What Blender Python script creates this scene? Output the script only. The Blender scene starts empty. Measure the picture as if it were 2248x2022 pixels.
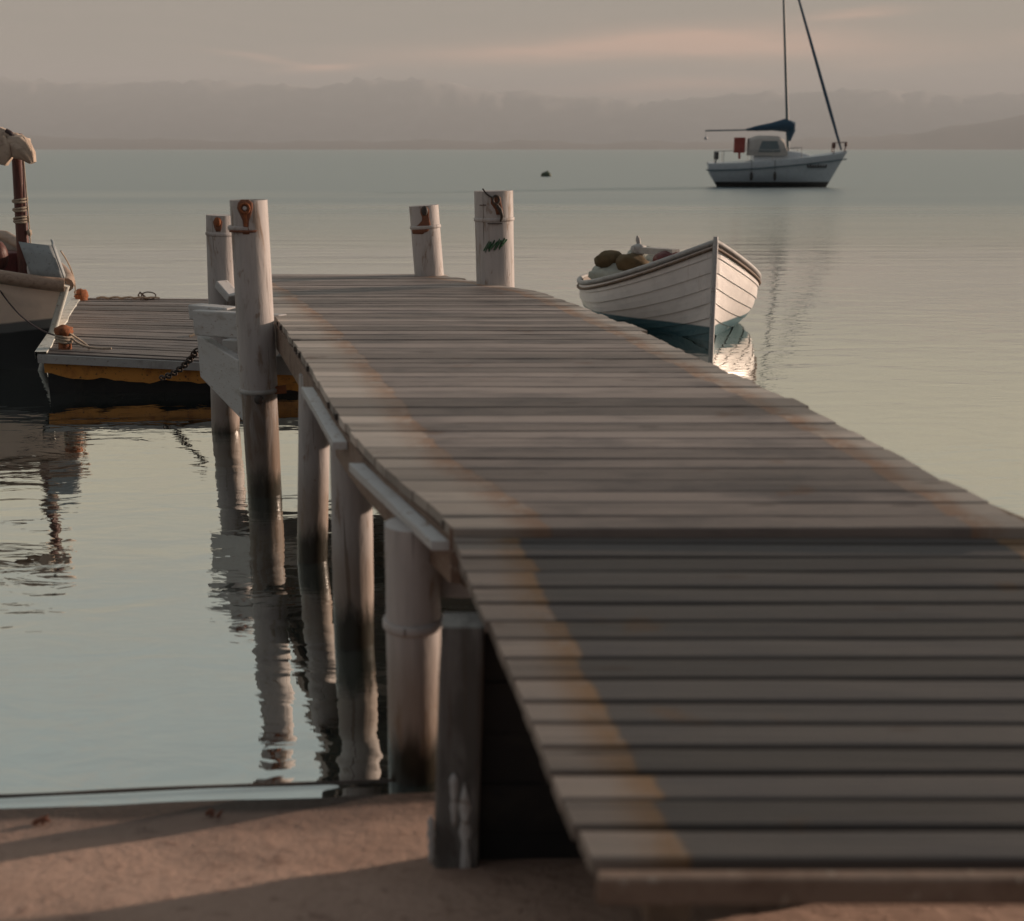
import bpy, math, random
from mathutils import Vector, Matrix, noise
random.seed(7)
R = math.radians
sc = bpy.context.scene
col = sc.collection

# ------------------------------------------------------------------ camera
F, CX, CY, HOR, H = 2400.0, 1011.5, 910.0, 295.0, 2.1     # focal length in picture units of a 2023 wide frame; eye 2.1 m above the water
P = math.atan((CY - HOR) / F)
cd = bpy.data.cameras.new('camera'); cam = bpy.data.objects.new('camera', cd); col.objects.link(cam)
cam.location = (0, 0, H); cam.rotation_euler = (R(90) - P, 0, 0)
cd.sensor_width = 36; cd.lens = F / 2023 * 36
cd.clip_start = 0.05; cd.clip_end = 60000
cd.dof.use_dof = True; cd.dof.focus_distance = 10.0; cd.dof.aperture_fstop = 2.0
sc.camera = cam

# ------------------------------------------------------------------ colour management
sc.view_settings.view_transform = 'Standard'; sc.view_settings.look = 'None'
sc.view_settings.exposure = 0.8; sc.view_settings.gamma = 1.0
sc.cycles.use_denoising = True
sc.cycles.max_bounces = 8
sc.cycles.caustics_reflective = False; sc.cycles.caustics_refractive = False

def lin(c):
    return tuple(((v / 255) / 12.92 if v / 255 <= 0.04045 else ((v / 255 + 0.055) / 1.055) ** 2.4) for v in c)

# ------------------------------------------------------------------ sun
SUN_AZ, SUN_EL = R(64), R(8.5)          # to the right of the view and a little beyond, low
sl = bpy.data.lights.new('sun', 'SUN'); sun = bpy.data.objects.new('sun', sl); col.objects.link(sun)
sl.energy = 5.0; sl.angle = R(0.53); sl.color = (1.0, 0.74, 0.57)
sdir = Vector((math.sin(SUN_AZ) * math.cos(SUN_EL), math.cos(SUN_AZ) * math.cos(SUN_EL), math.sin(SUN_EL)))
sun.rotation_euler = sdir.to_track_quat('Z', 'Y').to_euler()
sun.location = sdir * 40

# ------------------------------------------------------------------ sky
class NT:
    """small helper for building node trees"""
    def __init__(s, tree): s.t = tree; s.l = tree.links
    def n(s, kind, **kw):
        nd = s.t.nodes.new(kind)
        for k, v in kw.items(): setattr(nd, k, v)
        return nd
    def put(s, sock, v):
        if isinstance(v, bpy.types.NodeSocket): s.l.new(v, sock)
        elif v is not None: sock.default_value = v
    def math(s, op, a, b=None, c=None, clamp=False):
        nd = s.n('ShaderNodeMath', operation=op); nd.use_clamp = clamp
        s.put(nd.inputs[0], a)
        if b is not None: s.put(nd.inputs[1], b)
        if c is not None: s.put(nd.inputs[2], c)
        return nd.outputs[0]
    def mix(s, fac, a, b, mode='MIX'):
        nd = s.n('ShaderNodeMix', data_type='RGBA', blend_type=mode)
        nd.clamp_factor = True
        s.put(nd.inputs[0], fac)
        s.put(nd.inputs[6], a if isinstance(a, bpy.types.NodeSocket) else (*a[:3], 1))
        s.put(nd.inputs[7], b if isinstance(b, bpy.types.NodeSocket) else (*b[:3], 1))
        return nd.outputs[2]
    def ramp(s, fac, stops, interp='LINEAR'):
        nd = s.n('ShaderNodeValToRGB'); cr = nd.color_ramp; cr.interpolation = interp
        while len(cr.elements) < len(stops): cr.elements.new(0.5)
        for e, (p, c) in zip(cr.elements, stops):
            e.position = p; e.color = (*c[:3], 1) if not isinstance(c, (int, float)) else (c, c, c, 1)
        s.put(nd.inputs[0], fac)
        return nd.outputs[0]
    def smooth(s, v, a, b, lo=0.0, hi=1.0):
        nd = s.n('ShaderNodeMapRange', interpolation_type='SMOOTHSTEP')
        s.put(nd.inputs[0], v); s.put(nd.inputs[1], a); s.put(nd.inputs[2], b); s.put(nd.inputs[3], lo); s.put(nd.inputs[4], hi)
        return nd.outputs[0]
    def noise(s, vec, scale, detail=4.0, rough=0.55, dist=0.0, out=0):
        nd = s.n('ShaderNodeTexNoise'); s.put(nd.inputs['Vector'], vec)
        nd.inputs['Scale'].default_value = scale; nd.inputs['Detail'].default_value = detail
        nd.inputs['Roughness'].default_value = rough; nd.inputs['Distortion'].default_value = dist
        return nd.outputs[out]
    def mapping(s, vec, scale=(1, 1, 1), loc=(0, 0, 0), rot=(0, 0, 0)):
        nd = s.n('ShaderNodeMapping'); s.put(nd.inputs['Vector'], vec)
        nd.inputs['Scale'].default_value = scale; nd.inputs['Location'].default_value = loc; nd.inputs['Rotation'].default_value = rot
        return nd.outputs[0]
    def xyz(s, vec):
        nd = s.n('ShaderNodeSeparateXYZ'); s.put(nd.inputs[0], vec); return nd.outputs
    def comb(s, x, y, z):
        nd = s.n('ShaderNodeCombineXYZ')
        for i, v in enumerate((x, y, z)): s.put(nd.inputs[i], v)
        return nd.outputs[0]

world = bpy.data.worlds.new('World'); sc.world = world; world.use_nodes = True
w = NT(world.node_tree); w.t.nodes.clear()
tc = w.n('ShaderNodeTexCoord').outputs['Generated']
X, Y, Z = w.xyz(tc)
el = w.math('ARCSINE', Z)                                  # elevation, radians
az = w.math('ARCTAN2', X, Y)                               # bearing from the pier's look-out, radians
elw = w.math('MULTIPLY', el, 1 / R(60), clamp=True)
base = w.ramp(elw, [(0.0, lin((124, 114, 108))), (0.010, lin((126, 116, 110))), (0.018, lin((138, 127, 121))), (0.04, lin((138, 129, 125))), (0.07, lin((142, 136, 127))),
                    (0.115, lin((152, 145, 135))), (0.135, lin((184, 175, 153))), (0.22, lin((203, 193, 166))), (0.32, lin((182, 184, 173))), (0.44, lin((176, 188, 185))),
                    (0.62, lin((156, 168, 168))), (1.0, lin((104, 116, 126)))])
# warmer to the right, where the sun is
warm = w.smooth(az, -0.5, 1.2)
base = w.mix(w.math('MULTIPLY', warm, 0.22), base, w.mix(1.0, base, (1.22, 1.02, 0.80), 'MULTIPLY'))
# cloud streaks
sv = w.comb(w.math('MULTIPLY', az, 3.0), w.math('MULTIPLY', el, 26.0), 0.0)
nz = w.noise(sv, 2.2, 6.0, 0.6, 0.4)
nz2 = w.noise(w.comb(w.math('MULTIPLY', az, 9.0), w.math('MULTIPLY', el, 90.0), 3.0), 1.6, 5.0, 0.6)
wob = w.math('MULTIPLY', w.math('SUBTRACT', nz, 0.5), 0.012)
tot = None
for (pu, pv, su, sv_, tilt, amp) in [(1120, 116, 330, 20, -0.035, 0.9), (1370, 104, 230, 30, 0.0, 0.75), (1650, 120, 260, 26, 0.02, 0.4), (1330, 178, 180, 13, -0.03, 0.8), (660, 148, 70, 7, -0.05, 0.95), (560, 135, 90, 5, 0.12, 0.5),
                                      (2040, 118, 95, 14, 0.10, 0.95), (1640, 60, 90, 7, -0.05, 0.55), (900, 6, 130, 9, 0.0, 0.5), (1850, 2, 140, 12, 0.0, 0.5), (1700, 150, 110, 8, 0.0, 0.3)]:
    u0, v0 = (pu - CX) / F, (HOR - pv) / F
    du = w.math('SUBTRACT', az, u0)
    dv = w.math('SUBTRACT', w.math('ADD', el, wob), w.math('MULTIPLY_ADD', du, -tilt, v0))
    q = w.math('ADD', w.math('POWER', w.math('MULTIPLY', du, F / su), 2.0), w.math('POWER', w.math('MULTIPLY', dv, F / sv_), 2.0))
    g = w.math('MULTIPLY', w.math('EXPONENT', w.math('MULTIPLY', q, -1.0)), amp)
    tot = g if tot is None else w.math('ADD', tot, g)
tot = w.math('MULTIPLY', tot, w.math('MULTIPLY_ADD', nz2, 1.0, 0.42), clamp=True)
gen = w.math('MULTIPLY', w.smooth(nz, 0.50, 0.78), w.smooth(el, R(7.5), R(14)))       # higher, softer cloud
base = w.mix(w.math('MULTIPLY', w.math('SUBTRACT', nz2, 0.35), w.smooth(el, 0.0, R(2), 0.0, 0.9)), base, lin((160, 148, 138)))
base = w.mix(w.math('MULTIPLY', gen, 0.35), base, lin((205, 182, 160)))
base = w.mix(w.math('MULTIPLY', tot, 1.0, clamp=True), base, lin((224, 178, 154)))
mauve = w.math('MULTIPLY', w.smooth(el, 0.066, 0.05), w.smooth(el, 0.004, 0.03))
base = w.mix(w.math('MULTIPLY', mauve, 0.25), base, lin((118, 106, 112)))
behind = w.smooth(w.math('MULTIPLY', Y, -1.0), 0.1, 0.7)        # dusk side of the sky, behind the beach
base = w.mix(w.math('MULTIPLY', behind, 0.8), base, lin((92, 91, 98)))
sky = w.n('ShaderNodeTexSky', sky_type='NISHITA', sun_disc=False); sky.sun_elevation = SUN_EL; sky.sun_rotation = SUN_AZ
sky.air_density = 1.2; sky.dust_density = 3.0
bg1 = w.n('ShaderNodeBackground'); w.put(bg1.inputs[0], sky.outputs[0]); bg1.inputs[1].default_value = 0.05
bg2 = w.n('ShaderNodeBackground'); w.put(bg2.inputs[0], base); bg2.inputs[1].default_value = 0.60
ms = w.n('ShaderNodeMixShader'); ms.inputs[0].default_value = 0.93
w.l.new(bg1.outputs[0], ms.inputs[1]); w.l.new(bg2.outputs[0], ms.inputs[2])
wo = w.n('ShaderNodeOutputWorld'); w.l.new(ms.outputs[0], wo.inputs[0])

# ------------------------------------------------------------------ reading positions off the photograph
def ray(x, y):
    u, v = (x - CX) / F, (CY - y) / F
    return (u, math.cos(P) + v * math.sin(P), -math.sin(P) + v * math.cos(P))
def at_z(x, y, z):
    r = ray(x, y); t = (z - H) / r[2]; return Vector((r[0] * t, r[1] * t, z))
def at_Y(x, y, Yd):
    r = ray(x, y); t = Yd / r[1]; return Vector((r[0] * t, Yd, H + r[2] * t))
def proj(p):
    c, s = math.cos(P), math.sin(P); zz = p[2] - H
    d = p[1] * c - zz * s
    return (CX + F * p[0] / d, CY - F * (p[1] * s + zz * c) / d)
def lerp_tab(tab, x):
    if x <= tab[0][0]: return tab[0][1]
    for (a, b), (c, d) in zip(tab, tab[1:]):
        if x <= c:
            return b + (d - b) * (x - a) / (c - a)
    return tab[-1][1]

# ------------------------------------------------------------------ mesh helpers
class MB:
    def __init__(s): s.v = []; s.f = []; s.c = []; s.uv = []; s.sm = []
    def add(s, vs, fs, colr=None, uvs=None, smooth=False):
        o = len(s.v); s.v += [tuple(q) for q in vs]
        s.c += [colr if colr is not None else 0.5] * len(vs)
        s.uv += list(uvs) if uvs else [(0, 0)] * len(vs)
        s.f += [tuple(i + o for i in f) for f in fs]; s.sm += [smooth] * len(fs)
    BF = [(0, 3, 2, 1), (4, 5, 6, 7), (0, 1, 5, 4), (1, 2, 6, 5), (2, 3, 7, 6), (3, 0, 4, 7)]
    def hexa(s, p, colr=None, uvs=None): s.add(p, s.BF, colr, uvs)       # 4 bottom + 4 top corners
    def box(s, c, size, rot=None, colr=None):
        pts = [Vector((sx * size[0] / 2, sy * size[1] / 2, sz * size[2] / 2)) for sz in (-1, 1) for sx, sy in ((-1, -1), (1, -1), (1, 1), (-1, 1))]
        if rot is not None: pts = [rot @ q for q in pts]
        s.hexa([q + Vector(c) for q in pts], colr)
    def beam(s, a, b, wd, ht, up=(0, 0, 1), colr=None):
        a, b = Vector(a), Vector(b); d = (b - a).normalized(); u = Vector(up); sd = d.cross(u).normalized(); u = sd.cross(d).normalized()
        pts = []
        for zz in (-1, 1):
            for (e, q) in ((a, -1), (b, -1), (b, 1), (a, 1)): pts.append(e + sd * q * wd / 2 + u * zz * ht / 2)
        s.hexa(pts, colr)
    def tube(s, path, rad, n=12, caps=True, colr=None, squash=None):
        path = [Vector(q) for q in path]; rings = []; prev = None
        for i, q in enumerate(path):
            d = (path[min(i + 1, len(path) - 1)] - path[max(i - 1, 0)]).normalized()
            ref = Vector((0, 1, 0)) if abs(d.z) > 0.9 else Vector((0, 0, 1))
            if prev is None: a = d.cross(ref).normalized()
            else: a = (prev - d * prev.dot(d)).normalized()
            prev = a; b = d.cross(a)
            r = rad[i] if isinstance(rad, (list, tuple)) else rad
            rings.append([q + (a * math.cos(t) + b * math.sin(t)) * r for t in [2 * math.pi * k / n for k in range(n)]])
        vs = [q for rg in rings for q in rg]; fs = []
        for i in range(len(rings) - 1):
            for k in range(n): fs.append((i * n + k, i * n + (k + 1) % n, (i + 1) * n + (k + 1) % n, (i + 1) * n + k))
        s.add(vs, fs, colr, smooth=True)
        if caps:
            s.add(rings[0], [tuple(range(n - 1, -1, -1))], colr); s.add(rings[-1], [tuple(range(n))], colr)
    def ball(s, c, r, n=14, m=9, lump=0.0, seed=0.0, colr=None, rot=None):
        r = r if isinstance(r, (tuple, list)) else (r, r, r); vs = []; fs = []
        for i in range(m + 1):
            for k in range(n):
                t, p = math.pi * i / m, 2 * math.pi * k / n
                d = Vector((math.sin(t) * math.cos(p), math.sin(t) * math.sin(p), math.cos(t)))
                if lump: d = d * (1 + lump * noise.noise(d * 2.2 + Vector((seed, seed * 0.7, 1.3))))
                q = Vector((d.x * r[0], d.y * r[1], d.z * r[2]))
                if rot is not None: q = rot @ q
                vs.append(q + Vector(c))
        for i in range(m):
            for k in range(n): fs.append((i * n + k, (i + 1) * n + k, (i + 1) * n + (k + 1) % n, i * n + (k + 1) % n))
        s.add(vs, fs, colr, smooth=True)
    def grid(s, rows, smooth=True, colr=None, close=False):
        n = len(rows[0]); vs = [q for r in rows for q in r]; fs = []
        for i in range(len(rows) - 1):
            for k in range(n if close else n - 1):
                fs.append((i * n + k, i * n + (k + 1) % n, (i + 1) * n + (k + 1) % n, (i + 1) * n + k))
        s.add(vs, fs, colr, smooth=smooth)
    def build(s, name, mat, parent=None, bevel=0.0, solid=0.0):
        me = bpy.data.meshes.new(name); me.from_pydata(s.v, [], s.f)
        ca = me.color_attributes.new('tint', 'FLOAT_COLOR', 'POINT')
        for i, q in enumerate(s.c): ca.data[i].color = (q, q, q, 1)
        ul = me.uv_layers.new(name='UVMap')
        for lp in me.loops: ul.data[lp.index].uv = s.uv[lp.vertex_index]
        me.polygons.foreach_set('use_smooth', s.sm)
        me.materials.append(mat); me.update()
        o = bpy.data.objects.new(name, me); col.objects.link(o)
        if parent is not None:
            o.parent = parent
            o.matrix_parent_inverse = chain(parent).inverted()
        if solid: md = o.modifiers.new('solid', 'SOLIDIFY'); md.thickness = solid; md.offset = 0
        if bevel: md = o.modifiers.new('bevel', 'BEVEL'); md.width = bevel; md.segments = 2; md.limit_method = 'ANGLE'
        return o
def chain(o):                                              # rest matrix of an object and its parents (all built at world coordinates)
    m = Matrix.LocRotScale(o.location, o.rotation_euler, None)
    if o.parent is not None: m = chain(o.parent) @ o.matrix_parent_inverse @ m
    return m
def tag(o, label=None, cat=None, group=None, kind=None):
    for k, v in (('label', label), ('category', cat), ('group', group), ('kind', kind)):
        if v: o[k] = v
    return o
def thing(name, loc, label, cat, group=None):
    o = bpy.data.objects.new(name, None); o.empty_display_size = 0.2; o.location = loc; col.objects.link(o)
    return tag(o, label, cat, group)
def bez(p0, p1, p2, n=14):
    p0, p1, p2 = Vector(p0), Vector(p1), Vector(p2)
    return [(p0 * (1 - t) ** 2 + p1 * 2 * t * (1 - t) + p2 * t * t) for t in [i / n for i in range(n + 1)]]

# ------------------------------------------------------------------ materials
def newmat(name):
    m = bpy.data.materials.new(name); m.use_nodes = True
    k = NT(m.node_tree); k.t.nodes.clear()
    out = k.n('ShaderNodeOutputMaterial'); bs = k.n('ShaderNodeBsdfPrincipled'); k.l.new(bs.outputs[0], out.inputs[0])
    return m, k, bs, out
def bump(k, bs, hgt, dist, strength=1.0):
    b = k.n('ShaderNodeBump'); b.inputs['Strength'].default_value = strength; b.inputs['Distance'].default_value = dist
    k.put(b.inputs['Height'], hgt); k.l.new(b.outputs[0], bs.inputs['Normal'])
def rough_paint(name, c1, c2, c3=None, scale=6.0, rough=0.55, bd=0.002, spec=0.3, stretch=(1, 1, 1), lo=0.45, hi=0.7):
    """paint or any plain material with blotches of a second colour and small flecks of a third"""
    m, k, bs, _ = newmat(name)
    v = k.mapping(k.n('ShaderNodeTexCoord').outputs['Object'], stretch)
    a = k.noise(v, scale, 6, 0.62, 0.3); b = k.noise(v, scale * 5.3, 4, 0.6)
    c = k.mix(k.smooth(a, lo, hi), c1, c2)
    if c3: c = k.mix(k.smooth(b, 0.60, 0.70), c, c3)
    k.put(bs.inputs['Base Color'], c)
    k.put(bs.inputs['Roughness'], k.math('MULTIPLY_ADD', a, 0.25, rough - 0.12)); bs.inputs['Specular IOR Level'].default_value = spec
    bump(k, bs, k.math('ADD', a, k.math('MULTIPLY', b, 0.5)), bd)
    return m
M = {}
def plank_mat(name, wood_a, wood_b, edge, rust, lw, lr, rw, rr, contrast=1.0):
    """weathered boards; UV.x = metres from the left end, UV.y = metres from the right end"""
    m, k, bs, _ = newmat(name)
    tcn = k.n('ShaderNodeTexCoord'); u, vv, _z = k.xyz(tcn.outputs['UV'])
    at = k.n('ShaderNodeAttribute', attribute_name='tint'); tint = at.outputs['Fac']
    ob = tcn.outputs['Object']
    off = k.n('ShaderNodeVectorMath', operation='ADD'); k.l.new(ob, off.inputs[0]); k.l.new(k.comb(k.math('MULTIPLY', tint, 37.0), 0.0, k.math('MULTIPLY', tint, 11.0)), off.inputs[1])
    grain = k.noise(k.mapping(off.outputs[0], (1.3, 55, 30)), 1.0, 6, 0.65, 0.6)
    blot = k.noise(k.mapping(off.outputs[0], (2.0, 5, 5)), 1.0, 5, 0.6)
    c = k.mix(grain, wood_a, wood_b)
    c = k.mix(k.smooth(blot, 0.42, 0.72), c, k.mix(0.5, wood_a, (0.085, 0.08, 0.085)))
    n1 = k.noise(k.mapping(ob, (0.6, 3.5, 1)), 2.4, 4, 0.6); wl = k.math('MULTIPLY', k.math('SUBTRACT', n1, 0.5), 0.05)
    n2 = k.noise(k.mapping(off.outputs[0], (6, 5, 1)), 2.0, 5, 0.65)
    wl = k.math('MULTIPLY_ADD', k.math('SUBTRACT', k.math('FRACT', k.math('MULTIPLY', tint, 7.31)), 0.5), 0.035, wl)
    uu = k.math('ADD', u, wl); v2 = k.math('ADD', vv, wl)
    el_ = k.smooth(uu, lw + lr + 0.006, lw + lr - 0.006); er_ = k.smooth(v2, rw + rr + 0.006, rw + rr - 0.006)
    e = k.math('MAXIMUM', el_, er_)
    rl = k.math('MULTIPLY', k.smooth(uu, lw - 0.07, lw + lr), k.smooth(uu, lw + lr + 0.014, lw + lr - 0.006))
    r2 = k.math('MULTIPLY', k.smooth(v2, rw - 0.05, rw + rr * 0.6), k.smooth(v2, rw + rr + 0.014, rw + rr - 0.006))
    rs = k.math('MULTIPLY', k.math('MAXIMUM', rl, r2), k.math('MULTIPLY', k.smooth(n2, 0.22, 0.56), k.smooth(k.math('FRACT', k.math('MULTIPLY', tint, 13.7)), -0.5, 0.45)), clamp=True)
    c = k.mix(k.math('MULTIPLY', e, k.math('MULTIPLY_ADD', grain, 0.6, 0.45)), c, edge)
    c = k.mix(k.math('MULTIPLY', rs, 0.75), c, rust)
    sp = k.noise(k.mapping(ob, (3.1, 4.0, 1), (4, 2, 0)), 1.1, 3, 0.5)
    c = k.mix(k.math('MULTIPLY', k.smooth(sp, 0.66, 0.76), 0.55), c, k.mix(0.5, rust, (0.05, 0.035, 0.03)))
    crk = k.noise(k.mapping(off.outputs[0], (0.9, 75, 20)), 1.0, 3, 0.5, 0.8)
    c = k.mix(k.math('MULTIPLY', k.smooth(crk, 0.62, 0.68), 0.65), c, (0.05, 0.04, 0.035))
    kn = k.n('ShaderNodeTexVoronoi'); kn.inputs['Scale'].default_value = 1.0; k.put(kn.inputs['Vector'], k.mapping(off.outputs[0], (2.2, 9, 5)))
    c = k.mix(k.math('MULTIPLY', k.smooth(kn.outputs['Distance'], 0.13, 0.07), 0.6), c, (0.07, 0.05, 0.04))
    tn = k.math('MULTIPLY_ADD', k.math('SUBTRACT', tint, 0.5), 0.75 * contrast, 1.0)
    c = k.mix(1.0, c, k.comb(tn, tn, tn), 'MULTIPLY')
    k.put(bs.inputs['Base Color'], c); k.put(bs.inputs['Roughness'], k.math('MULTIPLY_ADD', grain, 0.3, 0.45))
    bs.inputs['Specular IOR Level'].default_value = 0.35
    bump(k, bs, k.math('ADD', grain, k.math('MULTIPLY', blot, 0.5)), 0.004)
    return m
M['deck'] = plank_mat('worn_deck_boards', (0.20, 0.166, 0.150), (0.33, 0.280, 0.255), (0.46, 0.405, 0.355), (0.27, 0.14, 0.075), 0.19, 0.10, 0.10, 0.08, 1.05)
M['deck_low'] = plank_mat('dark_deck_boards', (0.072, 0.064, 0.060), (0.112, 0.102, 0.096), (0.27, 0.225, 0.195), (0.19, 0.10, 0.035), 0.13, 0.06, 0.15, 0.20, 0.8)  # darker weathered wood than the upper deck, paler towards the ends
M['dock'] = plank_mat('grey_dock_boards', (0.125, 0.11, 0.105), (0.24, 0.215, 0.20), (0.2, 0.18, 0.17), (0.2, 0.14, 0.1), 0.0, 0.0, 0.0, 0.0)

def pile_mat(name, tide, white=(0.47, 0.445, 0.435), stain=(0.22, 0.15, 0.10), streak=0.585):
    """white painted pile, peeling and browned below; weed and tide mark at the waterline (a stain fixed to the pile)"""
    m, k, bs, _ = newmat(name)
    ob = k.n('ShaderNodeNewGeometry').outputs['Position']
    _x, _y, z = k.xyz(ob)
    a = k.noise(k.mapping(ob, (7, 7, 1.6)), 1.5, 6, 0.65, 0.4); b = k.noise(k.mapping(ob, (30, 30, 4)), 1.0, 5, 0.6)
    zz = k.math('ADD', z, k.math('MULTIPLY', k.math('SUBTRACT', a, 0.5), 0.30))
    c = k.mix(k.smooth(b, 0.35, 0.8), white, tuple(q * 0.82 for q in white))
    c = k.mix(k.math('MULTIPLY', k.smooth(a, streak - 0.05, streak + 0.07), 0.8), c, stain)
    ck = k.noise(k.mapping(ob, (34, 34, 0.9)), 1.0, 4, 0.55, 0.7)
    c = k.mix(k.math('MULTIPLY', k.smooth(ck, 0.64, 0.69), 0.7), c, (0.09, 0.065, 0.05))
    c = k.mix(k.math('MULTIPLY', k.smooth(k.noise(k.mapping(ob, (16, 16, 9)), 1.0, 5, 0.7), 0.62, 0.66), 0.55), c, stain)
    c = k.mix(k.smooth(zz, tide + 0.42, tide + 0.12, 0.0, 0.55), c, stain)
    c = k.mix(k.smooth(zz, tide + 0.09, tide - 0.06), c, (0.035, 0.03, 0.022))
    k.put(bs.inputs['Base Color'], c); k.put(bs.inputs['Roughness'], k.smooth(zz, tide, tide + 0.1, 0.25, 0.6))
    bs.inputs['Specular IOR Level'].default_value = 0.3
    bump(k, bs, k.math('ADD', a, k.math('MULTIPLY', b, 0.4)), 0.006)
    return m
M['pile'] = pile_mat('white_painted_pile', 0.16)
M['pile_dark'] = pile_mat('weathered_pile', 0.12, (0.30, 0.28, 0.27), (0.16, 0.11, 0.075), 0.5)
M['post_near'] = pile_mat('grey_flaking_post', -0.3, (0.17, 0.165, 0.16), (0.08, 0.075, 0.07), 0.5)
M['pile_clean'] = pile_mat('white_pile_above_clean_water', 0.02)
M['trim'] = rough_paint('white_painted_timber', (0.50, 0.50, 0.50), (0.40, 0.38, 0.36), (0.25, 0.18, 0.14), 5, 0.55, 0.004, stretch=(1, 1, 3), lo=0.5, hi=0.75)
M['under'] = rough_paint('brown_bare_timber', (0.20, 0.145, 0.105), (0.11, 0.08, 0.06), (0.28, 0.23, 0.19), 4, 0.7, 0.005)
M['endbeam'] = rough_paint('pale_worn_beam', (0.22, 0.155, 0.12), (0.14, 0.09, 0.065), (0.36, 0.31, 0.26), 7, 0.65, 0.004)
M['rust'] = rough_paint('rusty_iron', (0.27, 0.10, 0.045), (0.13, 0.055, 0.035), (0.36, 0.17, 0.08), 22, 0.8, 0.006, 0.2)
M['ruststain'] = rough_paint('rust_run', (0.19, 0.085, 0.055), (0.27, 0.13, 0.08), None, 30, 0.8, 0.001, 0.2)
M['iron'] = rough_paint('dark_iron', (0.055, 0.048, 0.045), (0.11, 0.07, 0.05), None, 30, 0.6, 0.003)
M['green'] = rough_paint('green_paint_mark', (0.06, 0.17, 0.09), (0.12, 0.24, 0.14), None, 40, 0.7, 0.0005)
M['rope'] = rough_paint('pale_rope', (0.40, 0.34, 0.27), (0.26, 0.21, 0.17), None, 60, 0.85, 0.004)
M['darkrope'] = rough_paint('dark_rope', (0.06, 0.045, 0.05), (0.10, 0.08, 0.07), None, 60, 0.85, 0.003)
M['orange'] = rough_paint('orange_primer', (0.60, 0.27, 0.06), (0.42, 0.17, 0.045), (0.05, 0.04, 0.03), 7, 0.7, 0.004, lo=0.5, hi=0.7)
M['tar'] = rough_paint('black_tar', (0.018, 0.018, 0.019), (0.03, 0.028, 0.026), None, 8, 0.6, 0.004)
M['canvas'] = rough_paint('sun_bleached_canvas', (0.50, 0.41, 0.33), (0.33, 0.26, 0.21), (0.58, 0.50, 0.42), 9, 0.85, 0.012)
M['maroon'] = rough_paint('maroon_paint', (0.13, 0.035, 0.035), (0.08, 0.028, 0.028), None, 12, 0.5, 0.003)
M['mastwood'] = rough_paint('varnished_red_mast', (0.105, 0.042, 0.036), (0.06, 0.028, 0.025), None, 9, 0.45, 0.003, stretch=(4, 4, 0.7))
M['railwood'] = rough_paint('oiled_rail', (0.34, 0.25, 0.19), (0.22, 0.15, 0.11), (0.46, 0.36, 0.28), 9, 0.5, 0.004, stretch=(0.6, 3, 3))
M['bulwark'] = rough_paint('grey_bulwark', (0.30, 0.33, 0.34), (0.22, 0.24, 0.245), (0.16, 0.15, 0.14), 7, 0.55, 0.003)
M['fender'] = rough_paint('white_fender', (0.62, 0.62, 0.63), (0.5, 0.49, 0.49), (0.3, 0.28, 0.27), 8, 0.4, 0.001)
M['tape'] = rough_paint('flaking_white_paint', (0.62, 0.64, 0.60), (0.40, 0.42, 0.38), (0.22, 0.17, 0.14), 9, 0.7, 0.006, lo=0.52, hi=0.66)
M['tarp'] = rough_paint('faded_tarpaulin', (0.36, 0.38, 0.34), (0.27, 0.28, 0.25), (0.46, 0.46, 0.44), 7, 0.6, 0.012)
M['sack'] = rough_paint('olive_brown_sack', (0.115, 0.082, 0.042), (0.085, 0.062, 0.034), None, 12, 0.85, 0.006)
M['greywood'] = rough_paint('grey_painted_wood', (0.42, 0.42, 0.41), (0.33, 0.32, 0.31), (0.24, 0.2, 0.18), 8, 0.6, 0.004)
M['hullin'] = rough_paint('boat_inside', (0.28, 0.25, 0.22), (0.2, 0.17, 0.15), None, 6, 0.7, 0.004)
M['white'] = rough_paint('white_gelcoat', (0.55, 0.59, 0.62), (0.5, 0.54, 0.57), None, 3, 0.4, 0.001)
M['blue'] = rough_paint('navy_sailcloth', (0.022, 0.065, 0.115), (0.03, 0.085, 0.13), None, 3, 0.7, 0.01)
M['alu'] = rough_paint('blue_grey_mast', (0.07, 0.12, 0.145), (0.09, 0.14, 0.16), None, 3, 0.45, 0.001)
M['red'] = rough_paint('red_cover', (0.34, 0.07, 0.055), (0.26, 0.05, 0.045), None, 3, 0.6, 0.004)
M['dodger'] = rough_paint('pale_dodger', (0.46, 0.44, 0.41), (0.38, 0.36, 0.34), None, 2, 0.6, 0.004)
M['glass'] = rough_paint('tinted_window', (0.10, 0.15, 0.17), (0.13, 0.17, 0.19), None, 2, 0.12, 0.0, 0.6)
M['darkstuff'] = rough_paint('dark_rubber', (0.03, 0.03, 0.032), (0.05, 0.045, 0.045), None, 6, 0.6, 0.002)
M['weed'] = rough_paint('dry_seaweed', (0.20, 0.09, 0.06), (0.16, 0.07, 0.05), None, 12, 0.85, 0.004)
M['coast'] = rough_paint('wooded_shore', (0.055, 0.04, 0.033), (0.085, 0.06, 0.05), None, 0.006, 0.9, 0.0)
M['hill'] = rough_paint('haze_paled_hillside', (0.32, 0.30, 0.30), (0.40, 0.37, 0.37), None, 0.004, 0.9, 0.0)  # pale greys put part of the distance haze into the mountain colour
M['buoy'] = rough_paint('green_brown_buoy', (0.05, 0.075, 0.045), (0.11, 0.07, 0.035), None, 2.2, 0.6, 0.004)

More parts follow.
